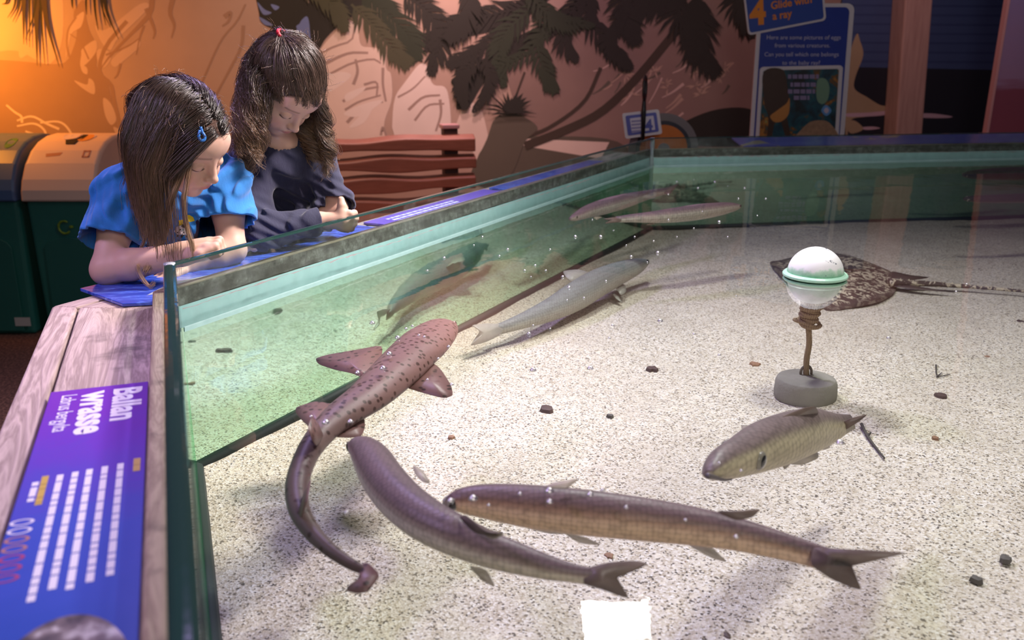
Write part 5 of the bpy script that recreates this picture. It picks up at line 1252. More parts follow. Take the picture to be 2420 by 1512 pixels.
def head_col(p, skin, hair, hl):
    """skin colours of lips, brows, cheeks and scalp, as part of the skin itself"""
    n = len(p); ax = np.abs(p[:, 0]); C = np.tile(np.array(skin), (n, 1))
    def w(v, c, r): return np.clip(1.6-1.6*np.sqrt((((v-np.array(c))/np.array(r))**2).sum(1)), 0, 1)[:, None]
    pm = p.copy(); pm[:, 0] = ax
    C = C*(1-.35*w(pm, (.040, .075, -.036), (.026, .03, .022)))+np.array((.62, .26, .22))*.35*w(pm, (.040, .075, -.036), (.026, .03, .022))
    f = np.clip(w(p, (0, .100, -.0530), (.021, .016, .0085))*1.4, 0, 1); C = C*(1-f*.75)+np.array((.50, .16, .15))*f*.75
    f = w(p, (0, .112, -.030), (.012, .012, .010))*.3; C = C*(1-f)+np.array((.66, .28, .22))*f
    # eyebrows
    zb = .0195-.10*(ax-.030)**2/.03; f = (np.clip(1.3-np.abs(p[:, 2]-zb)/.0032, 0, 1)*((ax > .013) & (ax < .049) & (p[:, 1] > .04)))[:, None]*.55
    C = C*(1-f)+np.array((.16, .09, .06))*f
    # lash line
    zl = -.0132+6.0*(ax-.029)**2; f = (np.clip(1.4-np.abs(p[:, 2]-zl)/.0021, 0, 1)*((ax > .015) & (ax < .044) & (p[:, 1] > .06)))[:, None]*.9
    C = C*(1-f)+np.array((.035, .02, .015))*f
    f = np.clip((hl(p)+.004)/.008, 0, 1)[:, None]; C = C*(1-f)+np.array(hair)*f
    return C
def hairline(p):    # >0 on the hairy scalp
    return np.maximum(np.minimum(.2, p[:, 2]-.049+.016*np.exp(-(p[:, 0]/.028)**2)-.0-np.clip(p[:, 1]-.0, -1, .2)*.35+np.abs(p[:, 0])*.0), -p[:, 1]+.006+np.clip(p[:, 2], -.06, .06)*.9)
def hairline2(p): return np.maximum(np.minimum(.2, p[:, 2]-.042-np.clip(p[:, 1], -1, .2)*.30), -p[:, 1]+.026+np.clip(p[:, 2], -.06, .06)*.9)
def hand_prims(palm0, palm1, up, fingers):
    return None
def m_skin():
    t = NT('skin'); a = t.n('ShaderNodeVertexColor'); a.layer_name = 'Col'; co = t.coord()
    c = t.mix(t.math('MULTIPLY', t.noise(co, 90, 4), .35), a.outputs[0], (.86, .72, .68), 'MULTIPLY')
    sk = t.n('ShaderNodeSeparateColor'); t.l(a.outputs[0], sk.inputs[0])
    t.bsdf(c, t.ramp(sk.outputs[0], [(.1, (.9,)*3), (.4, (.5,)*3)]), Subsurface_Weight=.12, Subsurface_Scale=.012, Specular_IOR_Level=.3)
    t.b.inputs['Subsurface Radius'].default_value = (1, .35, .2)
    t.l(t.bump(t.noise(co, 700, 2), .08, .001), t.b.inputs['Normal']); return t.m
M_SKIN = m_skin()
def m_hair(name, root, tip, rough=.34):
    t = NT(name); h = t.n('ShaderNodeHairInfo'); c = t.ramp(h.outputs['Intercept'], [(0, root), (.42, tuple(a*.75+b*.25 for a, b in zip(root, tip))), (.95, tip)])
    c = t.mix(t.math('MULTIPLY', h.outputs['Random'], .55), c, tuple(x*.45 for x in root))
    t.bsdf(c, rough, Specular_IOR_Level=.75); return t.m
def strands(name, P, r0, r1, m, parent):
    """P: (n, k, 3)"""
    n, k, _ = P.shape; hc = bpy.data.hair_curves.new(name); hc.add_curves([k]*n)
    loc = np.array(parent.location); hc.attributes['position'].data.foreach_set('vector', (P-loc).astype(np.float32).ravel())
    rad = np.tile(np.linspace(r0, r1, k)**1., n).astype(np.float32)
    ra = hc.attributes.get('radius') or hc.attributes.new('radius', 'FLOAT', 'POINT'); ra.data.foreach_set('value', rad)
    hc.materials.append(m); o = bpy.data.objects.new(name, hc); COL.objects.link(o); o.parent = parent
    o.matrix_parent_inverse = Matrix(); o['kind'] = 'stuff'; return o
def grad(fn, P, e=.003):
    g = np.stack([fn(P+np.eye(3, dtype=np.float32)[i]*e)-fn(P-np.eye(3, dtype=np.float32)[i]*e) for i in range(3)], 1)
    return g/(np.linalg.norm(g, axis=1)[:, None]+1e-9)
def grow(roots, dir0, col, length, k, comb, grav, fn, clear, stiff=.55):
    n = len(roots); P = np.zeros((n, k, 3), np.float32); p = roots.astype(np.float32); d = dir0.astype(np.float32); st = (np.asarray(length)/(k-1)).reshape(-1, 1)
    P[:, 0] = p
    for i in range(1, k):
        f = i/(k-1); c = comb(p, d, f)
        d = d*stiff+c*(1-stiff); d[:, 2] -= grav*(.25+f); d /= np.linalg.norm(d, axis=1)[:, None]+1e-9
        p = p+d*st
        for _ in range(2):
            v = fn(p); m = v < clear
            if m.any(): p[m] += grad(fn, p[m])*(clear-v[m])[:, None]
        nd = p-P[:, i-1]; d = nd/(np.linalg.norm(nd, axis=1)[:, None]+1e-9); p = P[:, i-1]+d*st; P[:, i] = p
    return P
def children(G, per, spread, tipf, rng, wild=.0, near=3):
    n, k, _ = G.shape; out = []
    roots = G[:, 0]; order = np.argsort(((roots[:, None]-roots[None])**2).sum(2), axis=1)[:, 1:near+1]
    for _ in range(per):
        j = order[np.arange(n), rng.integers(0, near, n)]; w = (rng.random(n)*.5)[:, None, None]
        same = np.linalg.norm(G[:, -1]-G[j, -1], axis=1)[:, None, None] < .09
        base = np.where(same, G*(1-w)+G[j]*w, G)
        off = rng.normal(size=(n, 1, 3))*spread; f = np.linspace(0, 1, k)[None, :, None]
        ph = rng.random((n, 1, 1))*6.28; wl = np.sin(f*rng.uniform(6, 16, (n, 1, 1))+ph)
        out.append(base+off*(np.sin(np.pi*np.clip(f*.9+.12, 0, 1))*(1-tipf)+tipf)+wl*wild*f*rng.normal(size=(n, 1, 3)))
    return np.concatenate(out).astype(np.float32)
def cull_len(P, rng, lo=.7):                       # uneven ends
    n, k, _ = P.shape; c = rng.uniform(lo, 1, n); t = np.linspace(0, 1, k)[None]*c[:, None]*(k-1); i = np.minimum(t.astype(int), k-2); u = (t-i)[..., None]
    a = P[np.arange(n)[:, None], i]; b = P[np.arange(n)[:, None], i+1]; return a*(1-u)+b*u
rng = np.random.default_rng(5)
SK = (.66, .43, .34)

def finger(joints, r):                              # chain of capsules
    return [(joints[i], joints[i+1], r*(1-.09*i), r*(1-.09*(i+1))) for i in range(len(joints)-1)]
def caps_sdf(P, L, k):
    d = None
    for a, b, ra, rb in L:
        v = cap(P, a, b, ra, rb); d = v if d is None else smin(d, v, k)
    return d
def bbox_guard(lo, hi, fn, pad=.03):
    lo = np.array(lo)-pad; hi = np.array(hi)+pad
    def g(P):
        dd = np.maximum(np.maximum(lo-P, P-hi), 0); o = np.sqrt((dd*dd).sum(1)).astype(np.float32); m = o < .02
        out = o+pad*.5
        if m.any(): out = out.astype(np.float32); out[m] = fn(P[m])
        return out
    return g
def pts_bb(L): A = np.array([x for l in L for x in (l[0], l[1])]); return A.min(0)-.03, A.max(0)+.03

# ------------------------------------------------------------------ girl in the blue T-shirt
K1 = .92
H1 = Q(426, 326, 1.76); F1 = frame((.75, -.30, -.54), -.10)
neck1 = Q(400, 425, 1.86); sR, sL = Q(292, 462, 1.80), Q(532, 432, 1.93)
eR, eL = Q(252, 637, 1.70), Q(548, 590, 1.86)
wR = Q(432, 600, 1.70); hR = Q(478, 590, 1.705)
wL = Q(440, 628, 1.80)
ch1 = Q(395, 520, 1.93); be1 = Q(385, 600, 2.0); hip1 = np.array([be1[0]-.03, be1[1]+.10, .60])
def hand1():
    # loosely closed right hand: back of the hand up, five bent fingers curling down toward the glass
    u = (hR-wR); u /= np.linalg.norm(u); up = np.array([0, 0, 1.]); sd = np.cross(u, up); sd /= np.linalg.norm(sd)   # sd: toward the camera
    L = []
    for i, (o, l) in enumerate(((-.023, .9), (-.008, 1.), (.007, .95), (.021, .8))):
        k = hR+sd*o+u*.012+up*(.012-.003*abs(i-1)); m = k+u*.020*l+up*-.002; e = m+u*.004-up*.018*l; t = e-u*.012-up*.004
        L += finger([k-u*.03, k, m, e, t], .0088)
    th = hR-u*.022+sd*.022; L += finger([th, th+u*.024+sd*.010-up*.002, th+u*.042+sd*.004+up*.002], .0092)
    return L
HL1 = hand1(); HB1 = pts_bb(HL1)
def hand2(w_, e_):
    u = (w_-e_); u /= np.linalg.norm(u); up = np.array([0, 0, 1.]); sd = np.cross(u, up); sd /= np.linalg.norm(sd); c = w_+u*.035; L = []
    for o, l in ((-.023, .85), (-.008, 1.), (.008, .95), (.022, .8)):
        k = c+sd*o+u*.012; L += finger([k-u*.03, k, k+u*.022*l-up*.003, k+u*.038*l-up*.010, k+u*.045*l-up*.018], .0085)
    th = c-u*.02-sd*.024; L += finger([th, th+u*.022-sd*.012, th+u*.038-sd*.012-up*.004], .009)
    return c, u, L
cL1, uL1, HLL1 = hand2(wL, eL); HLB1 = pts_bb(HLL1)
def head1(P): return head_sdf(((P-H1.astype(np.float32))@F1.astype(np.float32)), K1)
def arm(P, s, e, w_, r=(.034, .027, .029, .0215)):
    m1 = s*.55+e*.45
    d = smin(cap(P, s, m1, r[0], r[0]*.93), cap(P, m1, e, r[0]*.93, r[1]), .012)
    m2 = e*.68+w_*.32
    return smin(d, smin(cap(P, e, m2, r[1], r[2]), cap(P, m2, w_, r[2], r[3]), .012), .016)
def body1(P):
    d = smin(head1(P), cap(P, H1+F1@np.array([0, -.03, -.05]), neck1, .036, .040), .02)
    t = smin(cap(P, sR, sL, .036), cap(P, neck1, ch1, .042, .054), .04); t = smin(t, cap(P, ch1, hip1, .056, .062), .04)
    d = smin(d, t, .03)
    d = smin(d, arm(P, sR, eR, wR), .02); d = smin(d, arm(P, sL, eL, wL), .02)
    hd = smin(ell(P, hR-.5*(hR-wR)/np.linalg.norm(hR-wR)*.012, (.030, .028, .016)), cap(P, wR, hR, .0215, .02), .012)
    hd = smin(hd, bbox_guard(*HB1, lambda p: caps_sdf(p, HL1, .0045))(P), .006)
    d = smin(d, hd, .01)
    h2 = ell(P, cL1, (.026, .026, .015)); h2 = smin(h2, cap(P, wL, cL1, .02, .018), .01); h2 = smin(h2, bbox_guard(*HLB1, lambda p: caps_sdf(p, HLL1, .0045))(P), .006)
    return smin(d, h2, .01)
def build_body(fn, Hc, Fr, lo, hi, hair_c, hl, label, vox=.0021, kk=1.):
    V, F = sdf_mesh(fn, lo, hi, vox)
    p = (V-Hc)@Fr/kk; C = head_col(p, SK, hair_c, hl); far = np.linalg.norm(p, axis=1) > .125; C[far] = SK
    # knuckles and elbows a touch redder
    o = fast_mesh('person', V, F, M_SKIN, None, C); tag(o, label, 'person'); return o
lo1 = np.minimum.reduce([eR, hip1, H1, wL])-np.array([.12, .16, .0]); hi1 = np.maximum.reduce([eL, hip1, H1, hR])+.15; lo1[2] = .56
g1 = build_body(body1, H1, F1, lo1, hi1, (.07, .038, .028), hairline, 'person with long loose hair and blue T-shirt leaning elbows on the pool ledge', kk=K1)
# T-shirt: a cloth shell with open neck, sleeves and hem
def cloth_fold(P, a, b, amp, wl, seed, warp_=.02):
    ax = np.asarray(b)-np.asarray(a); ax /= np.linalg.norm(ax); q_ = np.cross(ax, [0.2, .9, .3]); q_ /= np.linalg.norm(q_)
    s_ = P@q_.astype(np.float32)+warp_*np.sin(P@ax.astype(np.float32)*17+seed)+.010*np.sin(P[:, 2]*31+seed*2)
    return amp*np.sin(s_*2*np.pi/wl+seed)
mR = sR*.36+eR*.64; mL = sL*.40+eL*.60; mR = mR+np.array([-.006, 0, .0])
axR = (eR-sR)/np.linalg.norm(eR-sR); axL = (eL-sL)/np.linalg.norm(eL-sL)
cf0, cf1 = Q(450, 500, 1.94), Q(445, 610, 1.97)
def shirt_outer(P):
    t = smin(cap(P, sR*.9+neck1*.1, sL*.9+neck1*.1, .050, .050), cap(P, neck1-np.array([0, 0, .02]), ch1, .058, .098), .06)
    t = smin(t, cap(P, ch1, hip1, .101, .108), .06)
    t = smin(t, cap(P, cf0, cf1, .078, .085), .05)
    a = smin(cap(P, sR, mR, .050, .060), cap(P, sL, mL, .048, .056), .02)
    d = smin(t, a, .035)
    d = d+cloth_fold(P, sL, be1, .0042, .042, 1.)+cloth_fold(P, sR, eR, .0022, .027, 2.3)+cloth_fold(P, sL, eL, .002, .020, .7)
    return d
def shirt1(P):
    o = shirt_outer(P); d = np.maximum(o, -(o+.0065))
    d = np.maximum(d, (P-mR.astype(np.float32))@axR.astype(np.float32)*np.where(((P-eR)**2).sum(1) < .115**2, 1, 0)-np.where(((P-eR)**2).sum(1) < .115**2, 0, .01)) if False else d
    # open sleeve ends
    for m_, ax_, s_ in ((mR, axR, sR), (mL, axL, sL)):
        pl_ = (P-m_.astype(np.float32))@ax_.astype(np.float32); near = np.sqrt((((P-m_)-pl_[:, None]*ax_)**2).sum(1)) < (.085 if m_ is mR else .070)
        d = np.where(near & (pl_ > -.03) & (pl_ < (.3 if m_ is mR else .075)), np.maximum(d, pl_), d)
    n_ = cap(P, neck1+np.array([0.004, -.004, .004]), neck1*.55+(H1+F1@np.array([0, -.03, -.05]))*.45, .049, .058)
    d = np.maximum(d, -n_)
    return np.maximum(d, .60-P[:, 2])
V, F = sdf_mesh(shirt1, lo1-np.array([0, 0, -.03]), hi1, .0026)
def m_cloth(name, c, c2, sc=900, b=.3, rough=.85):
    t = NT(name); co = t.coord(); n = t.noise(co, sc, 2); f_ = t.noise(t.coord('Object', (8, 8, 3)), 6, 4, .6)
    t.bsdf(t.mix(t.noise(co, 300, 3), c, c2), rough, Sheen_Weight=.25, Sheen_Roughness=.5); t.l(t.bump(t.math('ADD', t.math('MULTIPLY', n, .15), f_), b, .006), t.b.inputs['Normal']); return t.m
SHV, SHF = V, F
shirt = fast_mesh('t_shirt', V, F, m_cloth('blue_cotton', (.012, .165, .52), (.02, .22, .62)), g1)
# skirt/trousers and legs below the ledge
def legs(parent, hip, rotx, mtl, foot_dx=(0, 0)):
    hp = np.array(hip); kn = hp+np.array([-.02, .02, -.27]); an = np.array([hp[0]-.02, hp[1]+.06, .07]); s_ = np.array([rotx[0], rotx[1], 0])*.075
    def fn(P):
        d = ell(P, hp+np.array([0, 0, .03]), (.115, .10, .11))
        for q_ in (1, -1): d = smin(d, smin(cap(P, hp+s_*q_-np.array([0, 0, .03]), kn+s_*q_, .068, .047), cap(P, kn+s_*q_, an+s_*q_, .047, .038), .02), .03)
        return d
    V, F = sdf_mesh(fn, [hp[0]-.2, hp[1]-.2, .04], [hp[0]+.2, hp[1]+.25, hp[2]+.18], .005); fast_mesh('trousers', V, F, mtl, parent)
    for q_ in (1, -1):
        a = an+s_*q_; f2 = np.array([.75, -.66, 0])
        def sh_(P): return np.maximum(smin(cap(P, a-np.array([0, 0, .035]), a+f2*.10-np.array([0, 0, .045]), .032, .026), cap(P, a, a-np.array([0, 0, .03]), .034, .032), .02), .002-P[:, 2])
        V, F = sdf_mesh(sh_, a-.17, a+.17, .004); fast_mesh('shoe', V, F, mat('shoe_canvas', (.12, .12, .16), .7), parent)
M_DEN = m_cloth('dark_denim', (.02, .025, .06), (.03, .035, .08)); legs(g1, hip1, (.5, .86), M_DEN)
# printed sheep on the front of the shirt
from mathutils.bvhtree import BVHTree
def decal(name, px, mtl, parent, Vs, Fs, off=.0012, dens=1, cache={}):
    key = id(Vs)
    if key not in cache: cache[key] = BVHTree.FromPolygons([tuple(v) for v in Vs], [tuple(map(int, f)) for f in Fs])
    tree = cache[key]; P_ = np.array(px, float); c = P_.mean(0); ring = []
    K = 4; V = []; n = len(P_)
    for r_ in range(K+1):
        for p in P_:
            q_ = c+(p-c)*r_/K; d = ray(*q_); h = tree.ray_cast(Vector((0, 0, H)), Vector(d).normalized())
            if h[0] is None: return None
            V.append(np.array(h[0])+np.array(h[1])*np.sign(-np.dot(np.array(h[1]), d))*off)
    F = [(r_*n+k, r_*n+(k+1) % n, (r_+1)*n+(k+1) % n, (r_+1)*n+k) for r_ in range(K) for k in range(n)]
    return mesh(name, V, F, mtl, parent, True)

M_W = mat('print_white', (.72, .66, .66), .8); M_K = mat('print_black', (.02, .018, .022), .8); M_YU = mat('print_yellow', (.72, .55, .02), .8); M_TU = mat('print_teal', (.05, .35, .40), .8); M_DB = mat('print_navy', (.015, .03, .10), .8)
def sheep(cx, cy, k, um, out):
    w_ = lambda L: [(cx+x*k, cy+y*k) for x, y in L]
    def el(x, y, rx, ry, n=14, a0=0): return w_([(x+rx*math.cos(a+a0)*(1+.06*math.sin(7*a)), y+ry*math.sin(a+a0)*(1+.06*math.sin(7*a))) for a in np.linspace(0, 2*math.pi, n+1)[:-1]])
    L = [('umbrella', w_([(-14, -6), (-13, -20), (-6, -29), (2, -33), (12, -32), (20, -27), (24, -18), (16, -16), (6, -14), (-4, -10)]), um),
         ('umbrella_ribs', w_([(2, -33), (4, -14), (5, -14), (3, -33)]), M_K), ('leg_print', w_([(-16, 12), (-19, 19), (-15, 20), (-11, 13)]), M_K), ('leg_print', w_([(-6, 13), (-9, 20), (-5, 21), (0, 14)]), M_K), ('leg_print', w_([(4, 14), (2, 20), (6, 20), (9, 13)]), M_K),
         ('fleece_print', el(-5, 3, 19, 12, 28), M_W), ('face_print', el(1, -7, 10, 5.5), M_K), ('wool_cap_print', el(3, -13, 7, 4, 18), M_W)]
    for q_, (x, y) in enumerate(((-11, 2), (-15, 8), (-2, 10), (8, 9), (-4, 3))): L.append(('curl_print', el(x, y, 2.2, 2.0, 8), M_K if q_ != 4 else M_TU))
    for q_ in range(6): x = -18+q_*6; L.append(('caption_print', w_([(x, 26), (x+4, 25.5), (x+4, 28.5), (x, 29)]), M_DB))
    for q_, (nm, p, m_) in enumerate(L): decal(nm, p, m_, shirt, SHV, SHF, .0006+.00025*q_)
sheep(362, 545, 1.15, M_TU, 0); sheep(436, 540, 1.0, M_YU, 0)
def surf(px, py, fn):
    d = ray(px, py); d = d/np.linalg.norm(d); t_ = 1.2; o = np.array([0, 0, H])
    for _ in range(60):
        v = float(fn((o+d*t_)[None].astype(np.float32))[0])
        if v < .0008: break
        t_ += v*.8
    return o+d*t_
def on1(px, py, o=.006):
    p = surf(px, py, body1); v = ray(px, py); return p-v/np.linalg.norm(v)*o
# --- hair, girl 1
def scalp_roots(Fr, Hc, n, cond, fn, hl=None):
    d = rng.normal(size=(n*16, 3)); d /= np.linalg.norm(d, axis=1)[:, None]; p = np.array([0, -.010, .028])+d*np.array([.073, .091, .083])*1.0
    m = ((hl or hairline)(p)+rng.normal(size=len(p))*.0035 > .0) & cond(p); p = p[m][:n]; Wp = (Hc+p@Fr.T).astype(np.float32)
    for _ in range(4): Wp = Wp-grad(fn, Wp)*(fn(Wp)-.0003)[:, None]
    return Wp, p
def near_head(Hc, fn, head): return lambda P: fn(P)
colfn1 = lambda P: np.minimum(body1(P), shirt_outer(P))
R0, L0 = scalp_roots(F1*K1, H1, 470, lambda p: p[:, 0] > -1, body1); _ra, _la = scalp_roots(F1*K1, H1, 150, lambda p: (np.abs(p[:, 0]) < .013) & (p[:, 2] > .03), body1)
R0 = np.concatenate([R0, _ra]); L0 = np.concatenate([L0, _la])
_kp = ~((L0[:, 1] > .0) & (L0[:, 0] > .0) & (rng.random(len(L0)) < .4)); R0, L0 = R0[_kp], L0[_kp]
side = np.sign(L0[:, 0])[:, None]
Fx, Fy, Fz = F1[:, 0], F1[:, 1], F1[:, 2]
front = (L0[:, 1] > .045)[:, None]; nearf = ((L0[:, 0] > 0) & (L0[:, 1] > .012))[:, None]; rear = ((L0[:, 0] > 0) & (L0[:, 1] < -.025))[:, None]; farh = (L0[:, 0] < 0)[:, None]
dir0 = side*Fx*.8+Fz*.05-Fy*np.where(front, .5, .2)
sidef = side.copy(); backk = np.where(farh, 2.0, np.where(nearf, 1.1, np.where(rear, .35, .55))); awk = np.where(farh, 1.8, np.where(nearf, .0, np.where(rear, 1.1, .55)))
away = np.array([-.22, .62, 0])
def comb1(p, d, f):
    q_ = (p-H1)@F1; on = (q_[:, 2:3] > -.02)
    return np.where(on, sidef*Fx*np.where(farh, .25, .30)-Fy*backk*.55-np.array([0, 0, .55]), np.array([0, 0, -1.])+away*awk*.55*(1-f)).astype(np.float32)
len1 = np.where(L0[:, 0] > 0, np.where(L0[:, 1] > .035, .29, np.where(L0[:, 1] > -.02, .205, .20)), .16)+rng.normal(size=len(L0))*.02
G1 = grow(R0, dir0, None, len1, 38, comb1, .42, colfn1, .0032, .30)
P1 = children(G1, 24, .0042, .25, rng, .002); P1 = cull_len(P1, rng, .62)
M_H1 = m_hair('brown_hair_fair_ends', (.024, .013, .011), (.25, .15, .085), .33)
hair1 = strands('hair', P1, .0005, .00022, M_H1, g1)
# two loose front locks hanging past the cheek
def lock(path, n, spread, m, parent, name='hair_lock', r=.0006):
    G = crom(path, 30)[None]+rng.normal(size=(n, 1, 3))*spread*np.linspace(.6, 1., 30)[None, :, None]+.0012*np.sin(np.linspace(0, 1, 30)[None, :, None]*rng.uniform(5, 14, (n, 1, 1))+rng.random((n, 1, 1))*6)*rng.normal(size=(n, 1, 3))
    return strands(name, G.astype(np.float32), r, r*.4, m, parent)
M_H1b = m_hair('fair_brown_hair', (.16, .085, .05), (.44, .28, .16), .33)
lock([on1(452, 335), on1(432, 400, .010), Q(405, 470, 1.67), Q(392, 540, 1.70), Q(372, 590, 1.70), Q(345, 640, 1.67)], 90, .0035, M_H1b, g1)
lock([on1(472, 330), on1(450, 390, .010), Q(436, 470, 1.665), Q(440, 530, 1.68), Q(452, 575, 1.675), Q(458, 606, 1.67)], 80, .0024, M_H1b, g1)
lock([on1(430, 340), on1(404, 405, .012), Q(372, 490, 1.69), Q(352, 540, 1.73), Q(330, 600, 1.70), Q(328, 640, 1.66), Q(352, 676, 1.64), Q(366, 668, 1.64)], 26, .0016, M_H1b, g1)
# hair clip
ct = body1
mb = MB(); c0 = H1+F1@np.array([.045, .060, .052]); 
pth = [on1(x, y, .009) for x, y in ((474, 300), (478, 312), (484, 322), (482, 331), (474, 331), (470, 322), (472, 308))]
mb.tube(crom(pth, 26), .0028, 8); mb.obj('hair_clip', mat('blue_clip', (.04, .20, .62), .3), g1, smooth=True)

# ------------------------------------------------------------------ girl in the navy jumper
H2 = Q(668, 201, 2.03); F2 = frame((.46, -.38, -.80), .12)
K2 = .89
neck2 = Q(655, 345, 2.10); tR, tL = Q(590, 392, 2.06), Q(742, 352, 2.17)
fR, fL = Q(606, 552, 1.975), Q(797, 492, 2.12)
vR = Q(752, 522, 2.035); gR = Q(800, 512, 2.07)
vL = Q(640, 560, 2.07)
ch2 = Q(665, 430, 2.18); hip2 = np.array([ch2[0]-.04, ch2[1]+.16, .66])
def hand3():
    # right hand closed round the left elbow: thumb up along the sleeve, index knuckle forward
    c = Q(812, 512, 2.045); L = []
    L += [(Q(806, 522, 2.04), Q(808, 500, 2.042), .0135, .012), (Q(808, 500, 2.042), Q(808, 487, 2.045), .0115, .0098), (Q(808, 487, 2.045), Q(806, 472, 2.05), .0098, .0078)]
    for i, (dx, dy, l) in enumerate(((0, 0, 1.), (3, 13, 1.), (0, 25, .95), (-5, 36, .8))):
        k = Q(826+dx, 505+dy, 2.04+.004*i); L += finger([Q(808, 512+dy*.7, 2.04), k, k+np.array([.006, .026, -.003])*l, k+np.array([-.012, .040, -.006])*l, k+np.array([-.028, .044, -.008])*l], .0088)
    return L
HL3 = hand3(); HB3 = pts_bb(HL3)
cL2, uL2, HLL2 = hand2(Q(598, 572, 2.0), vL); HLB2 = pts_bb(HLL2)
def head2(P): return head_sdf(((P-H2.astype(np.float32))@F2.astype(np.float32)), K2)
def body2(P):
    d = smin(head2(P), cap(P, H2+F2@np.array([0, -.03, -.05]), neck2, .037, .042), .02)
    t = smin(cap(P, tR, tL, .036), cap(P, neck2, ch2, .042, .052), .04); t = smin(t, cap(P, ch2, hip2, .054, .06), .04); d = smin(d, t, .03)
    d = smin(d, arm(P, tR, fR, vR, (.028, .022, .022, .019)), .02); d = smin(d, arm(P, tL, fL, vL, (.028, .022, .022, .019)), .02)
    h = smin(cap(P, vR, Q(808, 520, 2.04), .019, .019), ell(P, Q(810, 520, 2.045), (.018, .016, .026)), .012)
    h = smin(h, bbox_guard(*HB3, lambda p: caps_sdf(p, HL3, .005))(P), .006); d = smin(d, h, .01)
    h2 = smin(ell(P, cL2, (.026, .026, .015)), cap(P, vL, cL2, .02, .018), .01); h2 = smin(h2, bbox_guard(*HLB2, lambda p: caps_sdf(p, HLL2, .0045))(P), .006)
    return smin(d, h2, .01)
lo2 = np.minimum.reduce([fR, hip2, H2, vL, cL2])-np.array([.12, .14, 0]); hi2 = np.maximum.reduce([fL, hip2, H2, gR])+.15; lo2[2] = .62
g2 = build_body(body2, H2, F2*1., lo2, hi2, (.06, .034, .027), hairline2, 'person in navy jumper with tied back wavy hair, arms folded beside the glass', kk=K2)
def jumper_outer(P):
    t = smin(cap(P, tR*.92+neck2*.08, tL*.92+neck2*.08, .047, .045), cap(P, neck2-np.array([0, 0, .03]), ch2, .055, .088), .06); t = smin(t, cap(P, ch2, hip2, .09, .10), .06)
    mr = vR*.94+fR*.06
    a1 = smin(cap(P, tR, fR, .045, .037), cap(P, fR, vR, .037, .029), .03); a2 = smin(cap(P, tL, fL, .044, .036), cap(P, fL, vL, .036, .028), .03)
    d = smin(t, smin(a1, a2, .012), .03)
    d = d+cloth_fold(P, tR, ch2, .0028, .038, .4, .03)+cloth_fold(P, tL, fL, .0018, .024, 1.9, .02)
    for c_, s_ in ((fR, 1.), (fL, 2.)): w_ = np.exp(-((P-c_)**2).sum(1)/.06**2); d = d+w_*.0045*np.sin((P@np.array([.5, .2, .9], np.float32))*2*np.pi/.021+s_)
    return d
axr = (vR-fR)/np.linalg.norm(vR-fR); axl = (vL-fL)/np.linalg.norm(vL-fL)
def jumper(P):
    o = jumper_outer(P); d = np.maximum(o, -(o+.007))
    for m_, ax_ in ((vR, axr), (vL, axl)):
        pl_ = (P-m_.astype(np.float32))@ax_.astype(np.float32); near = np.sqrt((((P-m_)-pl_[:, None]*ax_)**2).sum(1)) < .05
        d = np.where(near & (pl_ > -.02), np.maximum(d, pl_-.004), d)
    n_ = cap(P, neck2+np.array([.005, -.005, -.012]), H2+F2@np.array([0, -.03, -.05]), .044, .066)
    d = np.maximum(d, -n_); return np.maximum(d, .66-P[:, 2])
V, F = sdf_mesh(jumper, lo2, hi2, .0026)
jm = fast_mesh('jumper', V, F, m_cloth('navy_knit', (.010, .011, .038), (.019, .020, .062), 700, .35), g2)
legs(g2, hip2, (.45, .89), M_DEN)
colfn2 = lambda P: np.minimum(body2(P), jumper_outer(P))
Gx, Gy, Gz = F2[:, 0], F2[:, 1], F2[:, 2]
tie = H2+F2@np.array([.004, -.052, .108])*K2
_tp = surf(668, 92, head2); tie = _tp+grad(head2, _tp[None].astype(np.float32))[0]*.010
# upper hair gathered to the tie
Ru, Lu = scalp_roots(F2*K2, H2, 380, lambda p: p[:, 2] > .006, body2, hairline2)
def comb_tie(p, d, f):
    v = tie-p; return (v/(np.linalg.norm(v, axis=1)[:, None]+1e-9)).astype(np.float32)
lu = np.linalg.norm(tie-Ru, axis=1)*1.14+.004
Gu = grow(Ru, comb_tie(Ru, 0, 0)+grad(body2, Ru.astype(np.float32))*.02, None, lu, 22, comb_tie, .0, body2, .0045, .25)
Pu = children(Gu, 34, .0035, .3, rng, .0012)
M_H2 = m_hair('dark_brown_hair', (.13, .08, .06), (.04, .024, .02), .34)
strands('hair', Pu, .00045, .0004, M_H2, g2)
_hl3 = lambda p: np.where((hairline2(p) < 0) & (hairline2(p) > -.016) & (p[:, 2] > .0), 1., -1.)
Rw, Lw = scalp_roots(F2*K2, H2, 130, lambda p: p[:, 1] > .0, body2, _hl3)
Gw = grow(Rw, comb_tie(Rw, 0, 0)+rng.normal(size=(len(Rw), 3))*.5, None, rng.uniform(.03, .10, len(Rw)), 18, comb_tie, .0, body2, .0035, .5)
strands('fine_hair', children(Gw, 9, .003, .6, rng, .003), .0003, .0002, m_hair('fine_fair_hair', (.10, .06, .04), (.16, .10, .07)), g2)
# short tail beyond the tie, falling behind
n = 260; a = tie[None]+rng.normal(size=(n, 3))*.004; dd = (-Gy*1.)[None]+rng.normal(size=(n, 3))*.12
Pt = grow(a, dd, None, rng.uniform(.08, .14, n), 22, lambda p, d, f: (-Gy*.8+np.array([0, 0, -.9]))[None].repeat(len(p), 0).astype(np.float32), .25, body2, .008, .6)
strands('hair_tail', Pt, .0007, .0003, M_H2, g2)
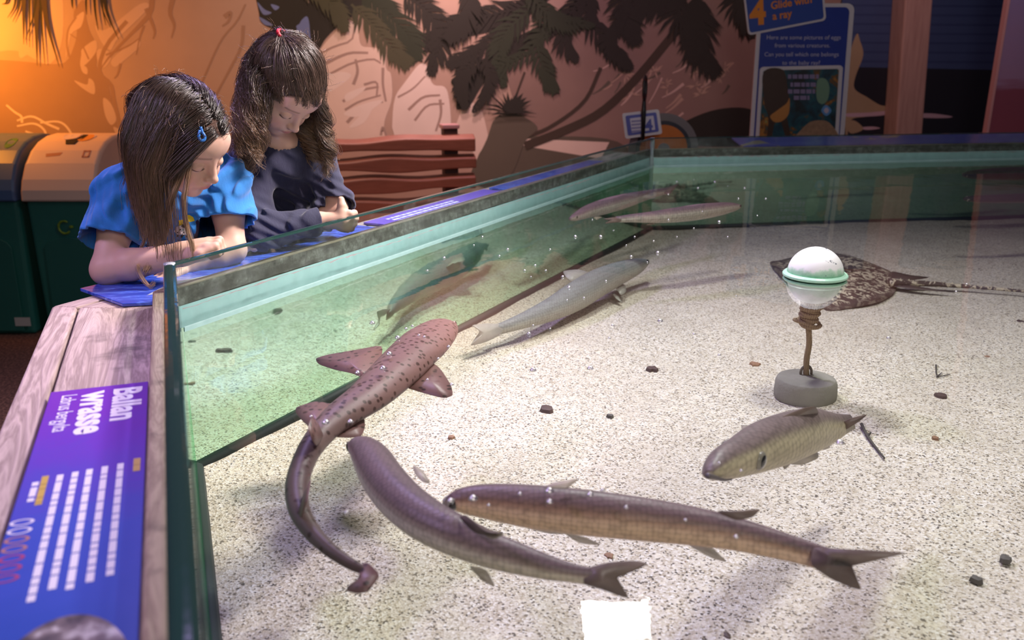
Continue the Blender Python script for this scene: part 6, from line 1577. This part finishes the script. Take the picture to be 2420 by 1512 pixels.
# loose wavy lower hair
Rl, Ll = scalp_roots(F2*K2, H2, 420, lambda p: (p[:, 2] < .035) & (p[:, 1] < .035) & (np.hypot(p[:, 1]+.004, p[:, 2]-.0) > .024), body2, hairline2)
sd2 = np.sign(Ll[:, 0])[:, None]
def comb_l(p, d, f):
    q_ = (p-H2)@F2; on = q_[:, 2:3] > -.05
    return (np.array([0, 0, -1.])+np.where(on, sd2*Gx*np.where(sd2 > 0, .5, .25)+Gy*.05, np.where(sd2 > 0, .10, .0)*Gx+Gy*.16*(1-f))).astype(np.float32)
Gl = grow(Rl, sd2*Gx*.5+np.array([0, 0, -.6]), None, rng.uniform(.13, .215, len(Rl)), 34, comb_l, .22, colfn2, .006, .7)
f_ = np.linspace(0, 1, 34)[None, :]; ph = rng.random((len(Rl), 1))*6.28; wl = rng.uniform(2.2, 3.4, (len(Rl), 1)); am = .017*f_**.9
Gl = Gl+np.stack([am*np.cos(ph+wl*2*np.pi*f_), am*np.sin(ph+wl*2*np.pi*f_), am*.5*np.sin(ph*2+wl*2*np.pi*f_)], -1)
Pl = children(Gl.astype(np.float32), 24, .0038, .7, rng, .0018); Pl = cull_len(Pl, rng, .75)
M_H3 = m_hair('wavy_brown_hair', (.05, .03, .022), (.31, .19, .11), .33)
strands('hair', Pl, .00045, .0003, M_H3, g2)
for sgn, nn in ((1, 60), (-1, 80)):             # front curls beside both cheeks
    r_ = H2+F2@(np.array([.070*sgn, .022, .006])*K2)
    base = crom([r_, H2+F2@np.array([.072*sgn, .028, -.045]), H2+F2@np.array([.075*sgn, .035, -.09])+np.array([0, 0, -.01]), H2+F2@np.array([.070*sgn, .030, -.10])+np.array([0, 0, -.05])], 34)
    L_ = []
    for k in range(9):
        o_ = rng.normal(size=3)*.008; ph_ = rng.random()*6.28; am_ = .012*np.linspace(0, 1, 34)[:, None]**.8; th_ = np.linspace(0, 1, 34)[:, None]*2*np.pi*2.3+ph_
        c_ = base+o_+np.hstack([am_*np.cos(th_), am_*np.sin(th_), am_*.4*np.cos(th_)]); L_.append(c_)
    Gf = np.array(L_, np.float32); strands('front_curls', children(Gf, nn//2, .003, .8, rng, .0018), .0006, .0003, M_H3, g2)
# flyaway hairs
n = 150; r_, l_ = scalp_roots(F2*K2*1.0, H2, n, lambda p: p[:, 2] > -.02, body2); d_ = grad(body2, r_.astype(np.float32))+rng.normal(size=(len(r_), 3))*.9
Pf = grow(r_, d_, None, rng.uniform(.02, .055, len(r_)), 14, lambda p, d, f: (d+rng.normal(size=d.shape)*.5).astype(np.float32), .02, body2, .006, .6)
strands('flyaway_hair', Pf, .0003, .00018, M_H3, g2)
n = 130; r_, l_ = scalp_roots(F1*K1, H1, n, lambda p: p[:, 2] > -.02, body1); d_ = grad(body1, r_.astype(np.float32))+rng.normal(size=(len(r_), 3))*.9
Pf = grow(r_, d_, None, rng.uniform(.02, .045, len(r_)), 14, lambda p, d, f: (d+rng.normal(size=d.shape)*.4-np.array([0, 0, .3])).astype(np.float32), .03, body1, .006, .6)
strands('flyaway_hair', Pf, .0003, .00018, M_H1b, g1)
# red hair band
mb = MB(); mb.tube([tie+(Gx*math.cos(a)+Gy*math.sin(a))*.010+Gz*.001 for a in np.linspace(0, 2*math.pi, 20)], .0042, 8, cap=False)
mb.obj('hair_band', mat('red_band', (.62, .01, .03), .6), g2, smooth=True)
